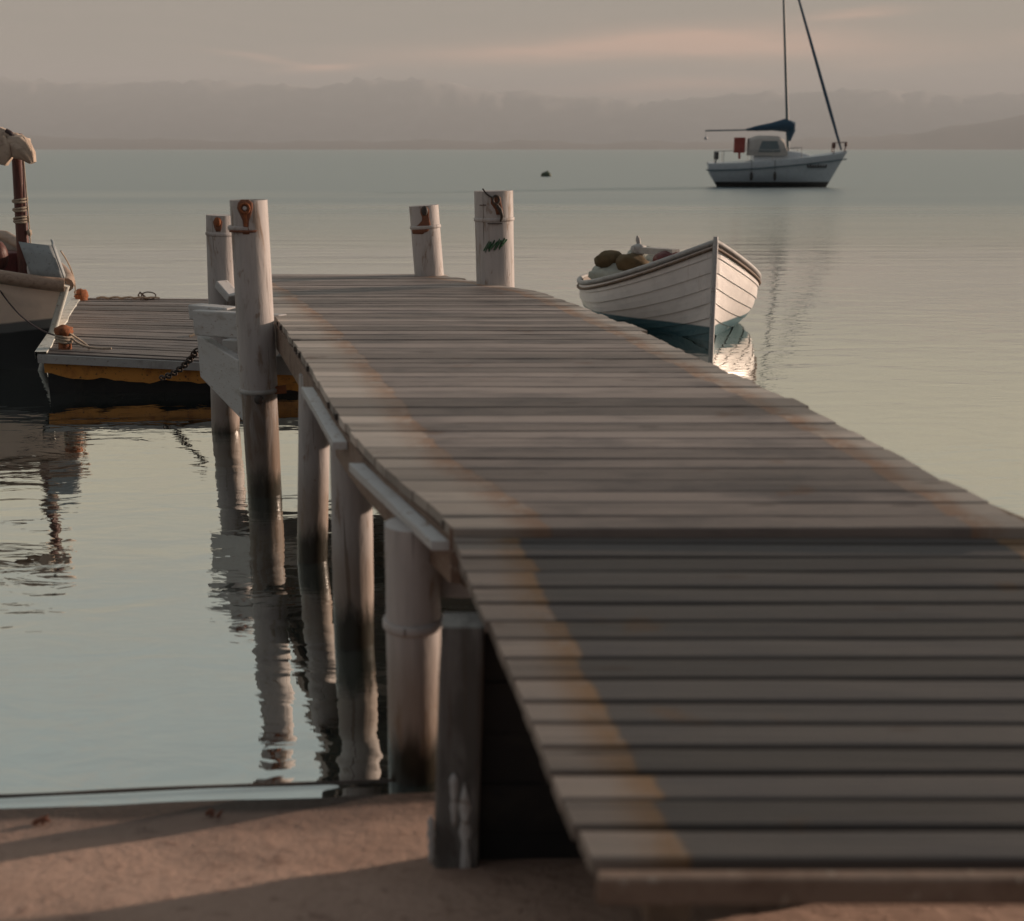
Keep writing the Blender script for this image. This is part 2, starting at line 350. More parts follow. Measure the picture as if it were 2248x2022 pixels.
def hull_mat(name, top, boot, bottom, z_boot, z_bot, rise=0.0, rustk=0.35, seam=0):
    """painted hull: topsides, boot stripe and bottom paint, in the boat's own coordinates"""
    m, k, bs, _ = newmat(name)
    ob = k.n('ShaderNodeTexCoord').outputs['Object']; x, y, z = k.xyz(ob)
    a = k.noise(ob, 5.0, 6, 0.62, 0.3); b = k.noise(k.mapping(ob, (9, 9, 1.2)), 1.6, 5, 0.65)
    zz = k.math('SUBTRACT', k.math('ADD', z, k.math('MULTIPLY', k.math('SUBTRACT', a, 0.5), 0.02)), k.math('MULTIPLY', x, rise))
    c = k.mix(k.smooth(a, 0.4, 0.75), top, tuple(q * 0.86 for q in top))
    c = k.mix(k.math('MULTIPLY', k.smooth(b, 0.60, 0.72), rustk), c, (0.30, 0.19, 0.12))
    c = k.mix(k.smooth(zz, z_boot + 0.012, z_boot - 0.012), c, boot)
    c = k.mix(k.smooth(zz, z_bot + 0.012, z_bot - 0.012), c, bottom)
    k.put(bs.inputs['Base Color'], c); bs.inputs['Roughness'].default_value = 0.36; bs.inputs['Specular IOR Level'].default_value = 0.5
    bump(k, bs, a, 0.004)
    return m
M['rowhull'] = hull_mat('white_and_teal_hull', (0.82, 0.79, 0.77), (0.030, 0.105, 0.135), (0.018, 0.06, 0.08), 0.165, -0.05, 0.0, 0.25)
M['fishhull'] = hull_mat('cream_hull', (0.92, 0.76, 0.63), (0.16, 0.165, 0.165), (0.012, 0.012, 0.013), 0.50, 0.41, 0.13, 0.15)
M['yachthull'] = hull_mat('yacht_hull', (0.55, 0.60, 0.64), (0.03, 0.028, 0.028), (0.02, 0.018, 0.017), 0.30, 0.05, 0.0, 0.10)

# sand
m, k, bs, _ = newmat('damp_pink_sand')
ob = k.n('ShaderNodeTexCoord').outputs['Object']; x, y, z = k.xyz(ob)
a = k.noise(ob, 1.6, 6, 0.6, 0.2); b = k.noise(ob, 14, 5, 0.65); g = k.noise(ob, 160, 3, 0.7)
c = k.mix(k.smooth(a, 0.35, 0.7), (0.43, 0.30, 0.24), (0.34, 0.23, 0.18))
c = k.mix(k.math('MULTIPLY', k.smooth(b, 0.54, 0.68), 0.6), c, (0.19, 0.115, 0.09))
c = k.mix(k.math('MULTIPLY', k.smooth(g, 0.56, 0.70), 0.35), c, (0.14, 0.095, 0.075))
wet = k.smooth(k.math('ADD', z, k.math('MULTIPLY', a, 0.03)), 0.075, 0.022)
c = k.mix(k.math('MULTIPLY', wet, 0.62), c, (0.13, 0.09, 0.075))
soak = k.smooth(z, 0.018, 0.010)
c = k.mix(k.math('MULTIPLY', soak, 0.9), c, (0.045, 0.034, 0.030))
k.put(bs.inputs['Base Color'], c); k.put(bs.inputs['Roughness'], k.math('MULTIPLY_ADD', wet, -0.40, 0.9)); bs.inputs['Specular IOR Level'].default_value = 0.3
bump(k, bs, k.math('ADD', k.math('MULTIPLY', b, 1.0), k.math('MULTIPLY', g, 0.25)), 0.02)
M['sand'] = m

# sea: calm and glassy by the shore, more ruffled offshore
m, k, bs, out = newmat('calm_sea'); k.t.nodes.remove(bs)
ob = k.n('ShaderNodeNewGeometry').outputs['Position']; x, y, z = k.xyz(ob)
gl = k.n('ShaderNodeBsdfGlossy'); df = k.n('ShaderNodeBsdfDiffuse'); mx = k.n('ShaderNodeMixShader')
gl.inputs['Color'].default_value = (0.93, 0.95, 0.93, 1); df.inputs['Color'].default_value = (0.030, 0.042, 0.040, 1)
gl.distribution = 'GGX'
wind = k.noise(k.mapping(ob, (0.012, 0.09, 1)), 1.0, 5, 0.6, 0.4)
ys_ = k.math('MULTIPLY_ADD', k.math('SUBTRACT', wind, 0.5), k.math('MULTIPLY', y, 1.1), y)        # catspaws of wind
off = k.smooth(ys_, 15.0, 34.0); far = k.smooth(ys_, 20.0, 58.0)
k.put(gl.inputs['Roughness'], k.math('ADD', k.math('MULTIPLY_ADD', off, 0.13, 0.012), k.math('MULTIPLY', far, 0.20)))
n1 = k.noise(k.mapping(ob, (0.7, 1.5, 1)), 1.1, 3, 0.5, 0.5); n2 = k.noise(k.mapping(ob, (2.4, 5.5, 1)), 1.0, 3, 0.55, 0.6); n3 = k.noise(k.mapping(ob, (0.25, 1.3, 1)), 1.0, 4, 0.6)
hgt = k.math('ADD', k.math('ADD', k.math('MULTIPLY', n1, 0.010), k.math('MULTIPLY', n2, 0.0032)), k.math('MULTIPLY', k.math('MULTIPLY', n3, 0.05), off))
bp = k.n('ShaderNodeBump'); bp.inputs['Strength'].default_value = 1.0; bp.inputs['Distance'].default_value = 1.0; k.put(bp.inputs['Height'], hgt)
k.l.new(bp.outputs[0], gl.inputs['Normal'])
lw = k.n('ShaderNodeLayerWeight'); lw.inputs['Blend'].default_value = 0.5; k.l.new(bp.outputs[0], lw.inputs['Normal'])
fac = k.math('MULTIPLY_ADD', k.math('POWER', lw.outputs['Facing'], 0.8), 0.90, 0.09, clamp=True)
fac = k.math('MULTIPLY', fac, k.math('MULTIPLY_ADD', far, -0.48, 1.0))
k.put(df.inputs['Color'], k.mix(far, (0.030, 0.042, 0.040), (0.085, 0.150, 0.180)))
k.put(mx.inputs[0], fac); k.l.new(df.outputs[0], mx.inputs[1]); k.l.new(gl.outputs[0], mx.inputs[2]); k.l.new(mx.outputs[0], out.inputs[0])
M['sea'] = m

# ------------------------------------------------------------------ setting: sea and beach
def shore_Y(xx): return 3.63 + 0.055 * math.sin(xx * 1.5 + 2.2) + 0.05 * math.sin(xx * 0.8 + 0.6) + 0.02 * math.sin(xx * 2.3) + 0.004 * xx
def sand_z(xx, yy):
    d = shore_Y(xx) - yy
    z = lerp_tab([(-30, -3.0), (-6, -1.2), (-1, -0.16), (0, 0.0), (0.25, 0.035), (0.55, 0.10), (1.25, 0.29), (1.65, 0.43), (2.4, 0.58), (8, 0.9), (40, 2.0)], d)
    q = Vector((xx * 0.9, yy * 1.3, 0.3))
    z += (0.021 + 0.006 * noise.noise(Vector((xx * 2.2, 8.1, 0)))) * math.exp(-((d + 0.088 + 0.012 * noise.noise(Vector((xx * 1.4, 5.5, 0)))) / 0.026) ** 2) * (1 if -4 < xx < 4 else 0)      # low wet bar with a film of water behind it
    return z + (0.018 * noise.noise(q * 1.7) + 0.008 * noise.noise(q * 5.1)) * min(1, max(0, d * 3 + 0.1))
ys = [-40, -20, -10, -5, -2, 0, 0.8] + [1.2 + i * 0.03 for i in range(73)] + [3.39 + i * 0.009 for i in range(60)] + [3.96, 4.1, 4.3, 4.7, 5.5, 7, 10, 16, 30]
xs = [-60, -40, -20, -12, -8, -5] + [-3.4 + i * 0.06 for i in range(125)] + [4.3, 5, 7, 10, 15, 25, 60]
mb = MB(); mb.grid([[Vector((a, b, sand_z(a, b))) for a in xs] for b in ys])
tag(mb.build('beach', M['sand']), kind='structure')
ys = [3.2 + i * 0.02 for i in range(16)] + [3.52 + i * 0.0035 for i in range(120)] + [3.95, 4.0, 4.1, 4.3, 4.5] + [4.8 + i * 0.5 for i in range(20)] + [16, 25, 40, 70, 120, 200, 400, 900, 2500, 8000, 40000]
xs = [-40000, -8000, -2500, -900, -300, -100, -40, -15, -8, -5] + [-3.5 + i * 0.1 for i in range(70)] + [4, 6, 8, 15, 40, 100, 300, 900, 2500, 8000, 40000]
def sea_z(a, b):                                           # one lazy wavelet just off the waterline
    d = b - shore_Y(a) - 0.075 - 0.02 * math.sin(a * 0.9) - 0.015 * noise.noise(Vector((a * 2.1, 0.4, 0)))
    return 0.0025 * (0.85 + 0.6 * noise.noise(Vector((a * 1.7, 3.3, 0)))) * math.exp(-(d / (0.013 if d < 0 else 0.05)) ** 2) if abs(d) < 0.4 else 0.0
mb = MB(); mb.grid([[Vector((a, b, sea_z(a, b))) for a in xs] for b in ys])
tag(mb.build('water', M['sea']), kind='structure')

# ------------------------------------------------------------------ pier
L_EDGE = [(300, 420 - 300), (548, 420), (562, 470), (574, 491), (605, 524), (634, 551), (701, 597), (754, 629), (799, 655), (843, 686), (896, 730), (929, 765), (970, 816), (1003, 857), (1035, 890), (1200, 1090)]
R_EDGE = [(300, 400), (549, 893), (556, 945), (563, 985), (577, 1066), (603, 1141), (634, 1216), (658, 1275), (721, 1408), (751, 1474), (778, 1536), (855, 1690), (900, 1778), (945, 1856), (970, 1912), (998, 1965), (1062, 2070), (1200, 2300)]
HGT = [(3.55, 1.125), (3.9, 1.105), (4.25, 1.085), (4.6, 1.06), (5.1, 1.035), (5.7, 1.015), (6.5, 1.01), (8.2, 1.0), (9.3, 1.0), (10.4, 1.03)]
def edge_x(tab, yy, z):
    py = proj((0, yy, z))[1]; px = lerp_tab(tab, py); return at_Y(px, py, yy).x
def deck_z(yy): return H - lerp_tab(HGT, yy)
LOW_L = [(1040, 888), (1060, 893), (1150, 930), (1320, 1003), (1500, 1082), (1600, 1122), (1700, 1168), (1900, 1260)]
def low_z(yy): return H - lerp_tab([(1.9, 1.30), (2.5, 1.27), (3.0, 1.220), (3.6, 1.146)], yy)
TH = 0.036
def left_x(yy): return edge_x(L_EDGE, yy, deck_z(yy))
def right_x(yy): return edge_x(R_EDGE, yy, deck_z(yy))
pier = thing('pier', (0.6, 6.0, 0), 'long weathered plank pier on white piles running from the sand out over the water', 'pier')
def plank(mb, xl, xr, y0, y1, zf, jig=1.0, proud=0.0):
    j = lambda s: random.uniform(-s, s) * jig
    ja, jb = j(0.005), j(0.006) + proud; zl, zr = j(0.003), j(0.003); sk = j(0.003)
    tint = random.random(); n = 6; pts = []; uvs = []
    for i in range(n + 1):
        t = i / n; zz = zl + (zr - zl) * t; yo = sk * (t - 0.5); cup = j(0.0015)
        for (yy, dz) in ((y0, -TH), (y0, -0.003), (y0 + 0.004, 0), (y1 - 0.004, cup), (y1, -0.003), (y1, -TH)):
            a, b = xl(yy), xr(yy); xx = a + ja + (b + jb - a - ja) * t
            pts.append((xx, yy + yo, zf(yy) + zz + dz)); uvs.append((xx - a, b - xx))
    m_ = 6; fs = []
    for i in range(n):
        for q in range(m_):
            fs.append((i * m_ + q, i * m_ + (q + 1) % m_, (i + 1) * m_ + (q + 1) % m_, (i + 1) * m_ + q))
    fs = [tuple(reversed(f)) for f in fs]
    fs += [tuple(range(m_)), tuple(reversed([n * m_ + q for q in range(m_)]))]
    mb.add(pts, fs, tint, uvs)
mb = MB(); yy = 3.56
while yy < 10.32:
    wd = random.uniform(0.085, 0.14); gap = random.choice([0.003, 0.004, 0.004, 0.006, 0.008, 0.011, 0.018]); yc = yy + wd / 2; z = deck_z(yc)
    plank(mb, left_x, right_x, yy, yy + wd, deck_z, 1.0, random.uniform(0.02, 0.05) if random.random() < 0.12 else 0.0)
    yy += wd + gap
tag(mb.build('deck', M['deck'], pier), 'pale upper deck boards with rust stained edges')
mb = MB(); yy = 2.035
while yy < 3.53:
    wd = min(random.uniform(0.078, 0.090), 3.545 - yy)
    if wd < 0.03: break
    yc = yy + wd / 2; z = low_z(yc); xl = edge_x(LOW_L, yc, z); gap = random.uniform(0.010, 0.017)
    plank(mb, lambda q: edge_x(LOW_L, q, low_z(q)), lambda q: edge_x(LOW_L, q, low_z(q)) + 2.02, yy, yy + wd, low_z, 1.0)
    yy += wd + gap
tag(mb.build('lower_deck', M['deck_low'], pier), 'dark shoreward boards with pale ends')

def run(mb, xf, zf, y0, y1, wd, top, ht, n=16):
    rows = []
    for i in range(n + 1):
        q = y0 + (y1 - y0) * i / n; a, b, z = xf(q) - wd / 2, xf(q) + wd / 2, zf(q)
        rows.append([Vector((a, q, z + top)), Vector((b, q, z + top)), Vector((b, q, z + top - ht)), Vector((a, q, z + top - ht))])
    mb.grid(rows, smooth=False, close=True); mb.add(rows[0], [(0, 1, 2, 3)]); mb.add(rows[-1], [(3, 2, 1, 0)])
mb = MB(); run(mb, lambda q: left_x(q) + 0.006, deck_z, 3.575, 10.2, 0.03, -TH - 0.003, 0.15, 24); mb.build('fascia', M['endbeam'], pier)
for (q0, q1) in ((3.575, 4.36), (4.62, 5.55)):
    mb = MB(); run(mb, lambda q: left_x(q0) + (left_x(q1) - left_x(q0)) * (q - q0) / (q1 - q0) - 0.040, deck_z, q0, q1, 0.055, -TH - 0.014, 0.03, 12); mb.build('edge_strip', M['trim'], pier)
for dx, name in ((0.075, 'stringer'), (1.0, 'stringer'), (1.90, 'stringer')):
    mb = MB(); run(mb, lambda q, d=dx: left_x(q) + d, deck_z, 3.58, 10.25, 0.07, -TH - 0.010, 0.16); mb.build(name, M['under'], pier)
for dx in (0.16, 1.0, 1.92):
    mb = MB(); run(mb, lambda q, d=dx: edge_x(LOW_L, q, low_z(q)) + d, low_z, 2.05, 3.53, 0.08, -TH - 0.003, 0.12); mb.build('stringer', M['under'], pier)
# closing board under the shoreward end and pale nosing beam across it
xe = edge_x(LOW_L, 2.035, low_z(2.035))
mb = MB(); mb.box((xe + 1.06, 1.985, low_z(1.985) - 0.030), (2.1, 0.034, 0.055)); mb.build('end_beam', M['endbeam'], pier, bevel=0.006)
xa = edge_x(LOW_L, 3.1, low_z(3.1))
mb = MB()
for i in range(6):
    z0 = -0.1 + i * 0.155; mb.box((xa + 0.74, 3.12 + 0.004 * (i % 2), z0 + 0.075), (1.54 + 0.02 * (i % 3), 0.04, 0.150))
mb.build('abutment_wall', M['tar'], pier)

# piles: waterline point, top point, radius
def pile_axis(px, py, tx, ty, Yd=None, zb=0.0):
    a = at_z(px, py, zb) if Yd is None else at_Y(px, py, Yd)
    return a, at_Y(tx, ty, a.y)
def pile(a, b, r, mat, n=28, deep=0.8, rt=None):
    d = (b - a).normalized(); a2 = a - d * (deep / d.z); k_ = 16
    path = [a2 + (b - a2) * i / k_ for i in range(k_ + 1)]
    rad = [(r + ((rt or r) - r) * i / k_) * (1 + 0.018 * noise.noise(Vector((a.x * 5, a.y, i * 0.7)))) for i in range(k_ + 1)]
    mb = MB(); mb.tube(path, rad, n); o = mb.build('pile', mat, pier, bevel=0.006)
    return o
def collar(o, c, d, r, ht, mat):
    mb = MB(); d = d.normalized(); mb.tube([c - d * ht / 2, c - d * ht * 0.3, c + d * ht * 0.3, c + d * ht / 2], [r, r + 0.006, r + 0.006, r], 28, colr=0.5); return mb.build('collar', mat, o)
def patch(o, name, base_pt, axis, r, rows, mat):
    """thin irregular film lying on the round side of a pile that faces the shore; rows of (height, from, to) in metres"""
    mb = MB(); g = []
    d = axis.normalized()
    for (hz, a0, a1) in rows:
        c = base_pt + d * hz; row = []
        for i in range(9):
            s = a0 + (a1 - a0) * i / 8; th = s / r
            row.append(c + Vector((math.sin(th), -math.cos(th), 0)) * (r + 0.0015))
        g.append(row)
    mb.grid(g); return mb.build(name, mat, o, solid=0.002)
# shoreward row on the left
for (px, py, tx, ty, r, mt) in [(617, 1105, 622, 740, 0.080, 'pile'), (700, 1270, 693, 880, 0.088, 'pile'), (820, 1528, 814, 985, 0.092, 'pile')]:
    a, b = pile_axis(px, py, tx, ty); b = b + (b - a) * ((min(b.z, deck_z(a.y) - TH - 0.046) - b.z) / (b - a).z)
    o = pile(a, b, r, M[mt])
    if px == 820:
        c = a + (b - a) * 0.62; collar(o, c, b - a, r + 0.006, 0.035, M['pile'])
# tall mooring piles at the left edge
posts = {}
for key, (px, py, tx, ty, r, rt) in dict(front=(523, 975, 491, 395, 0.110, 0.106), back=(446, 850, 436, 425, 0.110, 0.105)).items():
    a, b = pile_axis(px, py, tx, ty); d = b - a
    o = pile(a, b, r * 0.97, M['pile_dark' if key == 'front' else 'pile_clean']); posts[key] = (o, a, b)
    tag(o, 'tall white mooring pile with a rusty ring near its top' if key == 'front' else 'white mooring pile standing partly behind the ringed one')
    if key == 'front':
        # painted sleeve over the upper part, strapped at its foot
        s0 = a + d * ((975 - 765) / 580); mb = MB(); mb.tube([s0 + (b - s0) * i / 12 for i in range(13)], [r + (rt - r) * i / 12 + 0.004 for i in range(13)], 30); sl_ = mb.build('sleeve', M['pile'], o, bevel=0.004)
        collar(o, s0 + d.normalized() * 0.01, d, r + 0.006, 0.028, M['greywood'])
        mb = MB(); mb.beam(s0 + Vector((0.10, -0.02, 0.01)), s0 + Vector((0.17, -0.01, 0.015)), 0.03, 0.045); mb.build('strap_clamp', M['rust'], o)
        mb = MB(); mb.ball(s0 + Vector((0.02, -0.118, -0.03)), (0.03, 0.018, 0.028)); mb.build('bolt', M['iron'], o)
    zc = 450 if key == 'front' else 462
    cpt = at_Y(489 if key == 'front' else 437, zc, a.y); collar(o, cpt, d, rt + 0.003, 0.03, M['pile'])
    ring_pt = at_Y(491 if key == 'front' else 438, 410 if key == 'front' else 437, a.y); ring_pt = b + d.normalized() * ((ring_pt.z - b.z) / d.normalized().z)
    if key == 'front':
        mb = MB(); cc = ring_pt + Vector((0, -rt - 0.014, 0))
        mb.tube([cc + Vector((math.cos(t) * 0.027, 0, math.sin(t) * 0.027)) for t in [2 * math.pi * i / 18 for i in range(19)]], 0.008, 8, False)
        mb.box(cc + Vector((0, 0.006, -0.065)), (0.016, 0.014, 0.08)); mb.build('mooring_ring', M['rust'], o)
        mb = MB(); mb.ball(cc + Vector((0, 0.008, 0)), (0.014, 0.008, 0.014)); mb.build('bolt', M['fender'], o)
        patch(o, 'rust_stain', ring_pt, d, rt + 0.004, [(-0.15, -0.022, 0.018), (-0.11, -0.015, 0.014), (-0.07, -0.018, 0.020), (-0.03, -0.035, 0.035), (0.0, -0.05, 0.045), (0.03, -0.042, 0.046), (0.05, -0.02, 0.022)], M['ruststain'])
        patch(o, 'rust_stain', cpt, d, rt + 0.011, [(-0.022, -0.10, 0.09), (-0.014, -0.11, 0.10), (-0.008, -0.09, 0.08)], M['ruststain'])
    else:
        mb = MB(); mb.ball(ring_pt + Vector((0.0, -rt - 0.004, 0)), (0.025, 0.015, 0.035)); mb.build('bolt', M['rust'], o)
        patch(o, 'rust_stain', ring_pt, d, rt + 0.002, [(-0.07, -0.012, 0.02), (-0.04, -0.025, 0.03), (0.0, -0.035, 0.035), (0.03, -0.015, 0.02)], M['ruststain'])
# mooring posts on the right edge
for key, (px, py, tx, ty, Yd, r) in dict(near=(979, 570, 975, 377, 9.42, 0.147), far=(849, 556, 837, 406, 10.30, 0.122)).items():
    c0 = at_Y(px, py, Yd); b = at_Y(tx, ty, Yd); d = (b - c0).normalized(); a = c0 - d * (c0.z / d.z)
    o = pile(a, b, r, M['pile'], 32)
    tag(o, 'thick white mooring post with an iron hook and a green scribble' if key == 'near' else 'leaning white mooring post with a broad rust stain')
    hz = lambda yv: d * ((at_Y(px, yv, Yd).z - c0.z) / d.z) + c0
    if key == 'near':
        collar(o, hz(433), d, r + 0.002, 0.03, M['pile'])
        q = hz(396); cc = q + Vector((0.02, -r - 0.015, 0))
        mb = MB(); mb.tube([cc + Vector((math.cos(t) * 0.024, 0, math.sin(t) * 0.03 + 0.01)) for t in [2 * math.pi * i / 14 for i in range(15)]], 0.009, 8, False)
        mb.tube([cc + Vector((0, 0, -0.02)), cc + Vector((0.03, -0.01, -0.06)), cc + Vector((0.045, 0.0, -0.11)), cc + Vector((0.035, 0.01, -0.15))], [0.012, 0.016, 0.013, 0.008], 8)
        mb.tube([cc + Vector((-0.02, 0, 0.02)), cc + Vector((-0.07, 0.012, 0.05)), cc + Vector((-0.10, 0.03, 0.09))], 0.006, 6)
        mb.box(cc + Vector((-0.01, 0.008, -0.165)), (0.11, 0.01, 0.007)); mb.box(cc + Vector((-0.085, 0.03, -0.03)), (0.08, 0.01, 0.006)); mb.build('mooring_hook', M['iron'], o)
        patch(o, 'rust_stain', q, d, r, [(-0.10, 0.02, 0.075), (-0.06, 0.01, 0.07), (-0.02, -0.02, 0.06), (0.03, -0.02, 0.055)], M['ruststain'])
        q = hz(483); mb = MB()
        g = []
        for i in range(13):
            for (f_, zz_) in ((0.0, -0.052), (1.0, 0.036)):
                th = (-0.085 + i * 0.0115 + f_ * 0.045 + 0.004 * math.sin(i * 2.7)) / r; z_ = zz_ * (0.75 + 0.25 * math.sin(i * 1.9 + f_)) + 0.0022 * i
                g.append(q + Vector((math.sin(th) * (r + 0.002), -math.cos(th) * (r + 0.002), z_)))
        mb.tube(g, 0.0058, 6)
        mb.build('paint_scribble', M['green'], o)
    else:
        collar(o, hz(448), d, r + 0.002, 0.03, M['pile'])
        q = hz(420)
        patch(o, 'rust_stain', q, d, r + 0.001, [(-0.17, -0.125, -0.02), (-0.145, -0.13, 0.03), (-0.12, -0.10, 0.045), (-0.09, -0.045, 0.055), (-0.06, -0.015, 0.05), (-0.03, -0.012, 0.045), (0.0, -0.022, 0.05), (0.03, -0.02, 0.05), (0.055, 0.0, 0.035)], M['ruststain'])
        mb = MB(); mb.ball(q + Vector((0.012, -r - 0.012, 0.02)), (0.028, 0.018, 0.04)); mb.build('bolt', M['iron'], o)
# hidden row on the seaward side and the pile caps
for (yq, r) in ((3.85, 0.095), (5.05, 0.09), (6.2, 0.085), (7.5, 0.10), (8.4, 0.10)):
    xr = right_x(yq) - 0.10; a = Vector((xr, yq, 0)); pile(a, Vector((xr, yq, deck_z(yq) - 0.06)), r, M['pile_dark'])
for yq in (3.86, 5.05, 6.15, 7.5, 9.2):
    mb = MB(); z = deck_z(yq) - TH - 0.27
    mb.beam((left_x(yq) + (-0.01 if yq > 4.1 else 0.03), yq + 0.06, z), (right_x(yq) - 0.02, yq + 0.06, z), 0.10, 0.12); mb.build('cross_beam', M['trim'], pier, bevel=0.005)
# front bearer whose bolted end shows under the corner of the upper deck
xf = edge_x(L_EDGE, 3.60, deck_z(3.60))
mb = MB(); mb.beam((xf + 0.0, 3.60, low_z(3.6) - 0.06), (xf + 1.95, 3.60, low_z(3.6) - 0.06), 0.075, 0.155); o = mb.build('bearer', M['endbeam'], pier, bevel=0.005)
mb = MB(); mb.tube([(xf + 0.035, 3.57, low_z(3.6) - 0.055), (xf + 0.035, 3.545, low_z(3.6) - 0.055)], 0.016, 10); mb.build('bolt', M['iron'], o)
# nail and bolt heads along the plank ends
mb = MB()
for i in range(46):
    q = 3.66 + i * 0.095 + random.uniform(-0.02, 0.02); z = deck_z(q)
    if random.random() < 0.3: mb.box((left_x(q) - 0.004, q, z - 0.020), (0.012, random.uniform(0.010, 0.02), 0.026))
mb.build('nail_head', M['iron'], pier)['kind'] = 'stuff'
# near post on the sand
a = at_z(890, 1715, 0.10); b = at_Y(915, 1225, a.y)
mb = MB(); pts = []
for i in range(9):
    t = i / 8; c = a + (b - a) * t + Vector((0, 0, -0.4)) * (1 - t); w_ = 0.064 - 0.004 * t + 0.005 * noise.noise(Vector((1, i * 0.8, 0)))
    pts.append([c + Vector((sx * w_, sy * 0.055, 0)) for sx, sy in ((-1, -1), (1, -1), (1, 1), (-1, 1))])
mb.grid(pts, smooth=False, close=True); mb.add(pts[-1], [(0, 1, 2, 3)])
o = mb.build('pile', M['post_near'], pier, bevel=0.014); tag(o, 'square grey shore post with flaking white paint at its foot')
mb = MB()
for (s, z0, z1, wd) in ((0.045, 0.0, 0.30, 0.026), (0.015, 0.17, 0.33, 0.02), (-0.05, 0.05, 0.2, 0.018)):
    c0 = a + Vector((s, -0.057, 0)); rows = []
    for i in range(9):
        t = i / 8; hw = wd * (0.5 + 0.5 * noise.noise(Vector((s * 40, i * 0.9, 2)))) * (1.0 if 0 < i < 8 else 0.3); z = z0 + (z1 - z0) * t; rows.append([c0 + Vector((-hw, 0, z)), c0 + Vector((hw, 0, z))])
    mb.grid(rows)
mb.build('paint_flake', M['trim'], o, solid=0.003)
# white timbers tying the two tall piles together
f_o, fa, fb = posts['front']; b_o, ba, bb = posts['back']
A = at_Y(392, 632, 8.55); B = at_Y(545, 640, 7.62)
mb = MB(); mb.beam(at_Y(390, 637, 8.2), at_Y(560, 648, 7.55), 0.07, 0.17); mb.build('walers', M['trim'], pier, bevel=0.008).name = 'waling_beam'
mb = MB(); mb.beam(at_Y(448, 690, 8.6), at_Y(640, 700, 8.2), 0.09, 0.15); mb.build('cross_beam', M['trim'], pier, bevel=0.008)
mb = MB()
q = [at_Y(388, 662, 8.3), at_Y(395, 745, 8.3), at_Y(482, 835, 7.75), at_Y(470, 712, 7.75)]
off_ = Vector((0.045, 0.06, 0)); mb.hexa([q[0], q[1], q[1] + off_, q[0] + off_, q[3], q[2], q[2] + off_, q[3] + off_]); mb.build('diagonal_brace', M['trim'], pier, bevel=0.01)
mb = MB(); mb.beam(at_Y(386, 615, 8.35), at_Y(462, 622, 8.1), 0.12, 0.10); mb.build('bracket', M['trim'], pier, bevel=0.008)
mb = MB(); mb.beam(at_Y(436, 560, 9.0), at_Y(462, 590, 8.9), 0.1, 0.06); mb.build('bracket', M['trim'], pier, bevel=0.008)

# ------------------------------------------------------------------ floating dock
DK = dict(nl=at_Y(76, 697, 10.55), nr=at_Y(640, 724, 10.45), fl=at_z(148, 589, 0.36), fr=at_z(660, 592, 0.36))
def dk(u, v): return (DK['nl'] * (1 - u) + DK['nr'] * u) * (1 - v) + (DK['fl'] * (1 - u) + DK['fr'] * u) * v
dock = thing('dock', (-2.6, 12, 0), 'low grey plank dock with an orange stripe along its dark waterside edge', 'dock')
mb = MB(); v = 0.0
while v < 0.99:
    wv = random.uniform(0.030, 0.042); v1 = min(1.0, v + wv); tint = random.random(); n = 8; dz0, dz1 = random.uniform(-.006, .006), random.uniform(-.006, .006); u0 = random.uniform(-.006, .006); rows = []
    gp = random.choice((0.004, 0.006, 0.010))
    pts = []; 
    for i in range(n + 1):
        u = u0 + (1 - u0) * i / n; dz = Vector((0, 0, dz0 + (dz1 - dz0) * u))
        p0, p1 = dk(u, v) + dz, dk(u, v1 - gp) + dz; dn = Vector((0, 0, -0.04))
        pts += [p0 + dn, p0, p1, p1 + dn]
    fs = [(i * 4 + q_, i * 4 + (q_ + 1) % 4, (i + 1) * 4 + (q_ + 1) % 4, (i + 1) * 4 + q_) for i in range(n) for q_ in range(4)]
    fs = [tuple(reversed(f)) for f in fs] + [(0, 1, 2, 3), tuple(reversed([n * 4 + q_ for q_ in range(4)]))]
    mb.add(pts, fs, tint, [(1, 1)] * len(pts)); v = v1
mb.build('deck', M['dock'], dock)
def skirt(mb, pts, z0, z1, inset, ragged=0.0, n=40):
    for (a, b) in zip(pts, pts[1:]):
        rows = [[], []]
        for i in range(n + 1):
            c = a + (b - a) * i / n
            rows[0].append(c + Vector((0, inset, z0))); rows[1].append(c + Vector((0, inset, z1 + (ragged * noise.noise(Vector((c.x * 2.3, 3.1, 0))) if ragged else 0) + (ragged * 0.7 * noise.noise(Vector((c.x * 9, 1.1, 0))) if ragged else 0))))
        mb.grid(rows, smooth=False)
mb = MB(); skirt(mb, [DK['nl'] + Vector((0, -0.02, 0)), DK['nr'] + Vector((0, -0.02, 0))], -0.012, -0.085, 0.0); mb.build('edge_board', M['greywood'], dock, solid=0.03)
mb = MB(); skirt(mb, [DK['nl'] + Vector((0.03, 0.03, 0)), DK['nr'] + Vector((0, 0.03, 0))], -0.07, -0.21, 0.0, 0.055); mb.build('stripe_board', M['orange'], dock, solid=0.02)
mb = MB()
for (a, b, c, d_) in ((0.02, 0.97, 0.03, 0.97),):
    p = [dk(a, c), dk(b, c), dk(b, d_), dk(a, d_)]
    mb.hexa([Vector((q.x, q.y, -0.2)) for q in p] + [q + Vector((0, 0, -0.06)) for q in p])
mb.build('float', M['tar'], dock)
mb = MB(); e0, e1 = dk(0.0, -0.005), dk(0.0, 1.0); rows = []
for i in range(13):
    t = i / 12; c = e0 + (e1 - e0) * t; ww = 0.075 + 0.03 * noise.noise(Vector((i * 0.8, 5, 0))); rows.append([c + Vector((-0.03, 0, -0.05)), c + Vector((-0.03, 0, 0.012)), c + Vector((ww, 0, 0.012)), c + Vector((ww, 0, -0.03))])
mb.grid(rows, smooth=False); mb.build('edge_trim', M['tape'], dock)
mb = MB(); bpos = dk(0.085, 0.06)                         # near bollard
